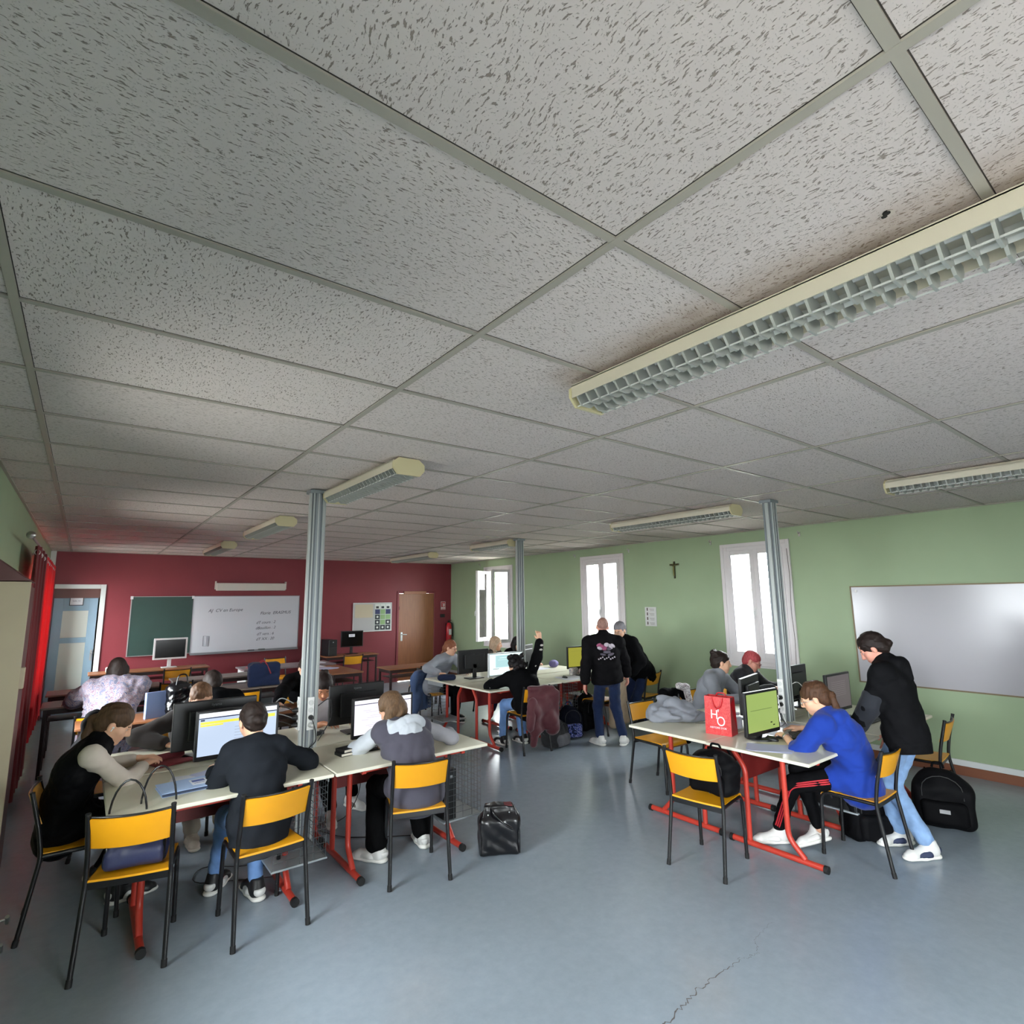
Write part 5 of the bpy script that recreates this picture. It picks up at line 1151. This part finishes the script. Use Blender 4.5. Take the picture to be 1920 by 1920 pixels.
rucksack('grey-black rucksack slumped on the floor beside the burgundy coat chair',(4.98,5.62,0),20,fab('charcoal_canvas','2a2a2c',.1),fab('grey_canvas','55555a',.1),h=.34,w=.36,d=.24,seed=12,noise=.014)
bp=fab('blue_print','22336a',.1);patches(bp,[(0,'141a33'),(.46,'2c3f8c'),(.53,'8d93b8'),(.58,'1c2650'),(.66,'5b4a8c')],16)
rucksack('black and blue patterned rucksack left of the bald person\'s feet',(5.42,5.80,0),-20,fab('navy_black','13151f',.1),bp,h=.44,w=.33,d=.20,seed=15)
rucksack('black bulky bag under the middle table, behind the patterned rucksack',(5.95,6.02,0),10,nyl,nyl2,h=.52,w=.40,d=.26,seed=18)
sb=blob('shopping_bag',[rbx((0,0,.17),(.14,.07,.17),.01)],fab('multi_print','8a4a3a',.1),'colourful shopping bag under the middle table beside the wire basket','shopping bag',(5.62,6.22,0),0,cuts=[flo0],noise=.004)
patches(_M['fabric_multi_print'],[(0,'2f6a80'),(.44,'a33a36'),(.5,'c9bda8'),(.55,'2c7f9a'),(.64,'5a3a30')],9)
obj('handle',MB().tube([(-.05,0,.33),(-.04,0,.42),(.04,0,.42),(.05,0,.33)],.006,6,bend=.03),blk,sb)
# draped coats
def drape(name,label,cat,m,pr,loc,rz,noise=.010,ns=7,seed=2,res=.009,cuts=()):return blob(name,pr,m,label,cat,loc,rz,res=res,noise=noise,ns=ns,seed=seed,cuts=cuts)
bur=mat('burgundy_quilt','4a101c',.7,bump=.4,bscale=40,sheen=.2)
c=drape('coat','burgundy padded coat hanging over the back of the middle chair','coat',bur,[rbx((.0,.0,.70),(.20,.045,.10),.04),rbx((.11,-.03,.52),(.13,.05,.20),.04,k=.06),rbx((-.10,-.03,.48),(.10,.05,.22),.04,k=.05),cap((-.13,-.04,.5),(-.15,-.05,.14),.085,.035,k=.06),cap((.10,-.04,.4),(.14,-.05,.28),.10,.08,k=.05)],(4.63,5.47,0),-5,seed=3)
nobj('sleeve',sdf([cap((-.17,-.06,.62),(-.23,-.09,.34),.06,.045,k=.03)],.009,noise=.006),bur,c)
cb=fab('black_wool','0b0b0d');
chair(.32,5.66,-95,'chair under the long black coat behind the quilted vest person')
c=drape('coat','long black coat hanging over a chair behind the person in the quilted vest','coat',cb,[rbx((0,0,.83),(.22,.06,.18),.05),rbx((-.03,-.04,.50),(.25,.07,.32),.05,k=.08),cap((-.1,-.04,.3),(-.14,-.06,.12),.11,.08,k=.06)],(.14,5.66,0),-95,seed=5)
nobj('collar',sdf([cap((-.1,0,.99),(.1,0,.99),.05,.05),],.01,noise=.006),cb,c)
bg2=fab('beige_cloth','a8937c',.1)
chair(6.02,5.78,10,'chair under the beige coat between the two standing people')
c=drape('coat','beige coat draped over a chair between the two standing people','coat',bg2,[rbx((0,0,.70),(.20,.05,.10),.04),rbx((.02,-.03,.42),(.20,.055,.30),.04,k=.06)],(6.05,5.52,0),10,seed=8)
nobj('lining',sdf([rbx((-.13,-.075,.48),(.06,.02,.26),.02)],.009,noise=.006,seed=3),fab('white_lining','c9c0ba'),c)
bj=fab('denim_coat','47587a',.12)
c=drape('jacket','blue denim jacket hanging over the chair of the pale grey sweater person','jacket',bj,[rbx((0,0,.70),(.21,.05,.09),.04),rbx((-.0,.04,.45),(.23,.06,.28),.05,k=.06),cap((-.15,.02,.4),(-.19,.02,.2),.08,.06,k=.04)],(4.36,8.02,0),25,seed=11)
nobj('sleeve',sdf([cap((.16,.04,.62),(.20,.06,.30),.06,.05,k=.03)],.01,noise=.006),bj,c)
c=drape('coat','black coat with a striped scarf on a chair behind the grey hoodie','coat',cb,[rbx((0,0,.72),(.21,.06,.10),.04),rbx((0,.03,.45),(.24,.07,.28),.05,k=.06),cap((-.2,0,.6),(-.27,0,.4),.10,.08,k=.05)],(5.62,4.20,0),-4,seed=14)
st=fab('striped_scarf','b9b5b4',.1);patches(st,[(0,'d2cecb'),(.47,'6e666c'),(.53,'cfcac8'),(.6,'8b7c82')],22)
nobj('scarf',sdf([cap((.02,-.05,.84),(.12,-.05,.82),.04,.05),cap((.12,-.06,.82),(.16,-.08,.62),.045,.035,k=.02)],.009,noise=.006),st,c)
fl=fab('grey_fleece','7b7e86',.06)
pr=[ell((0,0,.05),(.25,.17,.07),k=.06)]
rg=np.random.RandomState(6)
for i,(a,b_,r,z) in enumerate((((-.16,.02),(-.06,.10),.06,.07),((-.06,.10),(.06,.05),.055,.14),((.05,.05),(.13,-.04),.05,.13),((-.12,-.06),(.02,-.05),.05,.09),((.02,-.05),(.16,-.08),.055,.07),((.12,.05),(.20,-.03),.045,.06),((-.02,.0),(.04,-.02),.06,.15))):
    pr.append(cap((a[0],a[1],z),(b_[0],b_[1],z*.9),r,r*.9,k=.025))
fo=blob('fleece_jacket',pr,fl,'crumpled grey fleece jacket lying on the cream table beside the gift bag','jacket',(4.42,3.33,.751),-32,noise=.018,ns=11,seed=21,cuts=[flo0],res=.007)
nobj('sleeve',sdf([cap((.10,-.13,.035),(.24,-.06,.04),.035,.04),cap((.24,-.06,.04),(.21,.03,.05),.04,.035,k=.02),flo0],.007,noise=.006),fl,fo)
# red gift bag
gb=empty('gift_bag',(4.23,2.75,.7505),math.radians(-90+11));tag(gb,'red paper gift bag with white initials standing on the right table','gift bag')
# local: front face towards -y
rp=mat('gift_red','c2282c',.35,spec=.5);patches(rp,[(0,'bf2a2e'),(.52,'cc4a45'),(.60,'c23034')],34);rd=mat('gift_red_side','a01820',.35)
w2,d2,h2=.108,.135,.30
obj('paper_body',MB().add([(-w2,0,0),(w2,0,0),(w2,d2,0),(-w2,d2,0),(-w2,.012,h2),(w2,.012,h2),(w2,d2-.03,h2),(-w2,d2-.03,h2)],[(0,3,2,1),(0,1,5,4),(2,3,7,6)]),rp,gb)
obj('side_gusset',MB().add([(w2,0,0),(w2,d2,0),(w2,d2-.03,h2),(w2-.0,.012,h2),(w2-.02,d2*.5,h2*.8)],[(0,1,4),(1,2,4),(0,4,3),(2,3,4)]).add([(-w2,0,0),(-w2,d2,0),(-w2,d2-.03,h2),(-w2,.012,h2),(-w2+.02,d2*.5,h2*.8)],[(0,4,1),(1,4,2),(0,3,4),(2,4,3)]),rd,gb)
obj('handle',MB().tube([(-.045,.008,h2-.005),(-.03,-.004,h2-.07),(0,-.006,h2-.10),(.03,-.004,h2-.07),(.045,.008,h2-.005)],.006,8,bend=.03).tube([(-.045,d2-.03,h2-.01),(-.03,d2-.035,h2+.02),(.03,d2-.035,h2+.02),(.045,d2-.03,h2-.01)],.006,8,bend=.03),mat('ribbon_red','b31520',.4),gb)
wi=mat('white_print','e6dadd',.5);TB=T_front(0,0,0)
tl=math.atan2(.012,h2)
def gt(s,x,z,size,sc=1):
    M=Matrix.Rotation(-tl,4,'X')@T_front(x,-.0012,z)@Matrix.Diagonal((sc,1,1,1));return text('lettering',s,size,wi,gb,M,.0004)
gt('H',-.03,.155,.10,.9);gt("'",.005,.165,.09);gt('O',.025,.105,.105,.85);gt("HISTOIRE D'OR",0,.055,.020)
# papers and small things
pap=mat('paper_sheet','d9d9e2',.7);ppl=mat('paper_lilac','b9bcd6',.7);pbl=mat('folder_blue','a9c0e4',.6)
def sheets(label,pts,m=pap,n=1,grp='papers on the tables',z=.7505,cat='paper',name='paper_sheet'):
    x,y,rz,w_,d_=pts;mb=MB()
    for i in range(n):mb.box((.004*i*(-1)**i,.006*i,.0006+.0011*i),(w_,d_,.001),rz=.08*i*(-1)**i)
    o=obj(name,mb,m,loc=(x,y,z),rz=math.radians(rz));tag(o,label,cat,grp);return o
bi=empty('binder',(.60,4.10,.7505),math.radians(4));tag(bi,'pale blue ring binder with a photo card lying on the near left table','binder')
obj('cover',MB().bb(-.15,.13,-.115,.115,0,.004).bb(-.15,.13,-.115,.115,.018,.022),pbl,bi,bevel=.002);obj('spine',MB().bb(.13,.155,-.115,.115,0,.024),blk,bi,bevel=.005);obj('pages',MB().bb(-.14,.128,-.108,.108,.005,.017),pap,bi)
obj('lower_edge',MB().tube([(-.15,-.116,.011),(.15,-.116,.011)],.007,8),mat('dark_blue_edge','26344e',.5),bi)
cd=obj('photo_card',MB().bb(.02,.11,-.06,.06,.0225,.0235),mat('card_white','e2e4ec',.5),bi);obj('drawing',MB().bb(.03,.10,.0,.045,.0236,.0240).bb(.035,.09,-.03,-.022,.0236,.024),mat('card_blue','4a5a9c',.5),cd)
ph=empty('phone',(.765,4.10,.7505),math.radians(-8));tag(ph,'black smartphone lying at the table edge beside the blue binder','phone')
obj('body',MB().bb(-.037,.037,-.074,.074,0,.009),mat('phone_case','8c8174',.4,metal=.4),ph,bevel=.004);obj('screen',MB().bb(-.034,.034,-.071,.071,.009,.0095),mat('phone_glass','060607',.08),ph)
sheets('white printed sheets between the binder and the keyboard',(.80,4.27,20,.21,.28),ppl,3)
sheets('small note sheet with a pen beside the yellow-bar monitor',(.62,4.33,-15,.16,.10),pap,1)
def keyboard(label,x,y,rz,m=blk,km=mat('key_black','202023',.5),w_=.44):
    k=empty('keyboard',(x,y,.7505),math.radians(rz));tag(k,label,'keyboard','keyboards')
    obj('body',MB().bb(-w_/2,w_/2,-.075,.075,0,.016),m,k,bevel=.005)
    kk=MB()
    for j in range(5):
        n=15
        for i in range(n):
            a=-w_/2+.012+i*(w_-.024)/n;kk.bb(a+.002,a+(w_-.024)/n-.002,-.064+j*.0255,-.064+j*.0255+.021,.016,.021)
    obj('keys',kk,km,k);return k
keyboard('black keyboard in front of the person in charcoal knit',.98,4.28,0)
keyboard('black keyboard in front of the white-hooded person',2.02,4.22,0)
keyboard('black keyboard under the hands of the blue hoodie person',4.70,2.34,4)
wk=mat('key_white','cfcfcf',.5);keyboard('white keyboard before the silver-framed screen',4.62,6.12,0,wht,wk,.40)
keyboard('black keyboard before the yellow screen',6.05,6.02,0)
keyboard('black keyboard beside the black mouse on the far right table',5.80,2.18,0)
def mouse(label,x,y,rz,m=blk):
    t=empty('computer_mouse',(x,y,.7505),math.radians(rz));tag(t,label,'mouse','computer mice')
    nobj('body',sdf([ell((0,0,.008),(.031,.055,.026)),flo0],.004),m,t);obj('scroll_wheel',MB().lathe([(.0001,-.004),(.008,-.004),(.008,.004),(.0001,.004)],seg=12,M=Matrix.Translation((0,.028,.027))@Matrix.Rotation(PI/2,4,'Y')),rub,t);return t
mouse('black mouse by the wall-side right table edge',6.26,2.40,-20);mouse('mouse under the hand of the blue hoodie person',4.385,2.385,0);mouse('black mouse at the right hand of the charcoal knit person',1.32,4.33,0)
mouse('white mouse before the silver-framed screen',4.90,6.15,0,wht);mouse('mouse in the hand of the pale grey sweater person',4.30,7.34,180);mouse('mouse beside the dark sleeve before the yellow screen',5.55,6.02,-10)
tb=empty('tablet',(.60,4.80,.7505),math.radians(20));tag(tb,'red cased tablet folded flat under the hands of the quilted vest person','tablet')
mr_=mat('maroon_case','6a1c22',.5);obj('case',MB().bb(-.13,.13,-.09,.09,0,.012),mr_,tb,bevel=.005);obj('flap',MB().add([(-.13,.09,.012),(.13,.09,.012),(.13,.10,.05),(-.13,.10,.05),(-.13,.094,.009),(.13,.094,.009),(.13,.104,.047),(-.13,.104,.047)],[(0,1,2,3),(7,6,5,4),(0,4,5,1),(1,5,6,2),(2,6,7,3),(3,7,4,0)]),mr_,tb)
tb=empty('tablet',(.78,4.87,.7505),math.radians(68));tag(tb,'tablet standing upright with a dim reddish screen near the yellow-bar monitor','tablet')
Mt=Matrix.Rotation(math.radians(-24),4,'X');obj('housing',MB().bb(-.085,.085,-.006,.006,.004,.26,M=Mt),blk,tb,bevel=.004);obj('screen',MB().bb(-.075,.075,-.0068,-.006,.02,.235,M=Mt),smat('tablet_maroon','5a4050',.25),tb);obj('stand_foot',MB().bb(-.07,.07,-.03,.11,0,.012),mat('light_grey_foot','a9a7a4',.4),tb,bevel=.004)
# pocket books and gloves
for i,(l,m,z) in enumerate((('lower cream-edged pocket book of the small pile on the table',pap,.7505),('dark cover pocket book lying on top of the small pile',blk,.7735))):
    b_=empty('pocket_book',(1.66+.012*i,4.19+.012*i,z),math.radians(6+8*i));tag(b_,l,'book','pocket books by the white-hooded person')
    obj('cover',MB().bb(-.085,.085,-.055,.055,0,.003).bb(-.085,.085,-.055,.055,.019,.022).bb(-.085,-.082,-.055,.055,0,.022),blk,b_,bevel=.001);obj('pages',MB().bb(-.081,.083,-.053,.053,.0032,.0188),mat('page_cream','cfc9ba',.8),b_)
gl_=blob('gloves',[cap((-.09,0,.02),(.03,.01,.02),.028,.022,side=(0,1,0),w=1.4),cap((.03,.01,.02),(.12,.03,.018),.024,.018,side=(0,1,0),w=1.3)],blackf,'black glove or pouch with a thin white cable beside the pocket books','glove',(1.82,4.27,.751),20,cuts=[flo0])
sheets('white sheets on the dark desk left of the near column',(1.68,6.36,25,.21,.30),pap,3);sheets('grey printed sheet on the dark desk near the near column',(1.45,6.33,-8,.21,.29),ppl,1)
sheets('printed sheets with coloured bars in front of the green screen',(4.14,2.28,-60,.30,.21),ppl,3);sheets('white sheet under the green screen stand',(4.56,2.56,20,.30,.21),pap,1);sheets('clean white sheet beside the right keyboard',(4.98,2.56,5,.21,.30),pap,1)
sheets('large white pad at the front edge of the middle right table',(5.66,5.96,-5,.42,.30),pap,4);sheets('white sheet behind the black middle monitor foot',(4.95,6.86,10,.30,.21),pap,1);sheets('white sheets on the wall-side middle table',(5.95,7.12,5,.42,.30),pap,2)
sheets('white papers on the desk seen end on',(3.28,10.1,0,.30,.42),pap,4);sheets('second stack of white papers on the desk seen end on',(3.38,9.6,15,.25,.30),ppl,6)
sheets('pink and white papers on the left end of the teacher desk',(2.55,10.55,10,.40,.30),mat('paper_pink','c9808a',.7),8,z=.7555);sheets('white papers on the right end of the teacher desk',(3.45,10.6,-5,.42,.30),pap,3,z=.7555)
sheets('white envelope on the greyish desk behind the glasses wearer',(1.45,8.25,5,.30,.15),pap,1);sheets('exercise sheet on the brown desk behind the black vest person',(1.05,6.80,5,.21,.30),ppl,1)
sheets('open notebook page by the grey sleeve at the near table corner',(2.42,4.28,-20,.21,.29),pap,2)
t=blob('tissue_box',[rbx((0,0,.05),(.10,.11,.05),.012)],mat('box_white','cfd0dc',.5),'white angular box behind the red gift bag','box',(4.50,2.86,.751),-10,noise=0,cuts=[flo0]);nobj('lid_fold',sdf([rbx((0,.0,.105),(.085,.10,.012),.008,rot=rotm(0,12))],.006),mat('box_white2','dcdde6',.5),t)
cr=obj('cream_box',MB().bb(-.12,.12,-.07,.07,0,.085),mat('cream_box','d6cfbf',.5),loc=(.50,11.66,.7505),bevel=.02);tag(cr,'cream rounded box on the desk left under the chalkboard','box');obj('lid',MB().bb(-.122,.122,-.072,.072,.06,.07),mat('cream_box_lid','c2baa8',.5),cr,bevel=.002)
pc_=blob('pencil_case',[cap((-.09,0,.04),(.09,0,.04),.042,.042)],fab('navy_canvas','1e2742'),'navy pencil case on the left end of the middle table','pencil case',(4.17,6.98,.751),-25,cuts=[flo0],noise=.004);obj('zip',MB().tube([(-.1,0,.083),(0,0,.086),(.1,0,.083)],.004,6),blk,pc_)
fp=fab('flower_pouch','a59d96',.1);patches(fp,[(0,'7c7c80'),(.48,'c9c0b6'),(.56,'8b8f86'),(.63,'b98a86')],30)
pc_=blob('pencil_case',[rbx((0,0,.055),(.085,.04,.055),.03)],fp,'grey flowered pouch standing before the yellow screen','pencil case',(5.86,6.16,.751),10,cuts=[flo0]);obj('zip',MB().tube([(-.07,0,.11),(.07,0,.11)],.004,6),blk,pc_)
pc_=blob('pencil_case',[ell((0,0,.05),(.075,.06,.055))],fab('pink_white','c9b4b4',.15),'round pink and white pouch next to the flowered one','pencil case',(6.02,6.13,.751),0,cuts=[flo0])
pc_=blob('pencil_case',[ell((0,0,.055),(.09,.07,.06))],fab('lavender','6f6a94'),'lavender pouch on the table behind the raised arm','pencil case',(6.30,7.10,.751),0,cuts=[flo0])
# navy tote and bags on school desks
tn=fab('tote_navy','1c2744',.08)
tt=blob('tote_bag',[rbx((0,0,.14),(.20,.09,.14),.02),rbx((0,0,.27),(.15,.05,.03),.01,k=.08)],tn,'large navy tote bag with red handles on a desk left of the column','tote bag',(2.05,8.30,.751),-5,cuts=[flo0],noise=.008,ns=7)
for y in(-.055,.055):obj('handle',MB().tube([(-.09,y*1.5,.16),(-.07,y,.30),(-.02,y*.8,.34),(.02,y*1.6,.28),(.07,y*1.7,.16)],.008,8,bend=.05),mat('handle_red','8c1f2a',.6),tt)
bb_=blob('handbag',[rbx((0,0,.15),(.12,.08,.15),.06),ell((0,0,.26),(.10,.06,.07),k=.05)],leather,'black leather bag on the desk right of the floral blouse','handbag',(.86,6.78,.751),15,cuts=[flo0],noise=.008);obj('handle',MB().tube([(-.06,-.05,.26),(-.04,-.05,.40),(.04,-.05,.40),(.06,-.05,.26)],.007,8,bend=.04),leather,bb_)
pb=obj('file_folder',MB().bb(-.10,.10,-.02,.02,0,.25),mat('file_blue','6f82aa',.5),loc=(.66,6.74,.7505),rz=.35,bevel=.003);tag(pb,'pale blue file box standing on the desk beside the black bag','file box');obj('binding',MB().bb(.085,.102,-.022,.022,0,.252),mat('file_navy','1c2340',.5),pb);obj('label_sticker',MB().bb(.1025,.103,-.012,.012,.04,.22),pap,pb)
# cables
def cable(label,pts,r=.0035,m=blk,name='cable',bend=.12):
    o=obj(name,MB().tube(pts,r,6,m and 0,bend=bend),m);tag(o,label,'cable','cables around the computer tables');return o
cable('black cable snaking on the floor under the near left tables',[(2.10,5.0,.55),(2.08,4.95,.2),(1.95,4.95,.006),(1.65,5.0,.006),(1.80,4.62,.006),(2.10,4.40,.006),(2.35,4.25,.006)])
cable('thin cable looping on the floor near the beige shoes',[(1.22,4.42,.5),(1.20,4.45,.2),(1.12,4.55,.006),(.82,4.80,.006),(.72,4.55,.006),(1.0,4.40,.006),(1.2,4.3,.006)],.0028)
cw=mat('cable_grey','8c8e90',.5)
for i,(z,dx) in enumerate(((.93,-.30),(.985,-.36),(1.04,-.24),(1.095,-.18))):
    cable('cable curving from the left column sockets to the table top %s'%('nearest the table','second from the table','third from the table','highest')[i],[(1.36,4.585,z),(1.30+dx*.2,4.57,z+.06),(1.42+dx,4.62+.03*i,z-.02),(1.42+dx*1.1,4.66+.03*i,.757)],.004,cw if i%2 else blk,bend=.08)
cable('black cable falling down the front of the left column',[(1.475,4.49,.98),(1.50,4.47,.9),(1.52,4.50,.80),(1.47,4.52,.757)],.004)
cable('black cable looping right of the left column to the monitor',[(1.54,4.57,1.05),(1.64,4.56,1.12),(1.68,4.60,.95),(1.60,4.70,.757)],.004)
for i,(z,s) in enumerate(((.86,-1),(.96,-1),(.90,1),(1.05,1))):
    x=5.19+s*.11;cable(('black cable from the right column to the green screen side','white cable high on the right column left face','black cable on the far side of the right column','white cable arching right of the right column')[i],[(x,2.66,z),(x+s*.08,2.63,z+.03),(x+s*.13,2.60,z-.03),(x+s*.10,2.56,.757)],.0038,wht if i%2 else blk,bend=.05)
cable('black cable lying across the table from the green screen',[(4.42,2.56,.757),(4.65,2.62,.757),(4.85,2.55,.757),(5.10,2.62,.757)],.003)
cable('grey cable lying by the grey fleece',[(4.45,3.12,.755),(4.62,2.98,.755),(4.58,2.86,.755)],.002)
cable('black cable hanging below the right front table',[(4.95,2.45,.70),(4.98,2.42,.3),(4.85,2.4,.25),(4.80,2.5,.5)],.003)
cable('white cable hanging below the right front table',[(5.02,2.40,.70),(4.90,2.38,.4),(5.0,2.35,.1),(5.1,2.4,.3)],.004,wht)
t=empty('power_strip',(1.62,4.90,.7505),.5);tag(t,'black multi-socket with plugs right of the left column','power strip');obj('body',MB().bb(-.12,.12,-.025,.025,0,.035),blk,t,bevel=.006);obj('socket',MB().lathe([(.016,.035),(.016,.037)],(-.06,0,0),12).lathe([(.016,.035),(.016,.037)],(.0,0,0),12).lathe([(.016,.035),(.016,.037)],(.06,0,0),12),screw,t)
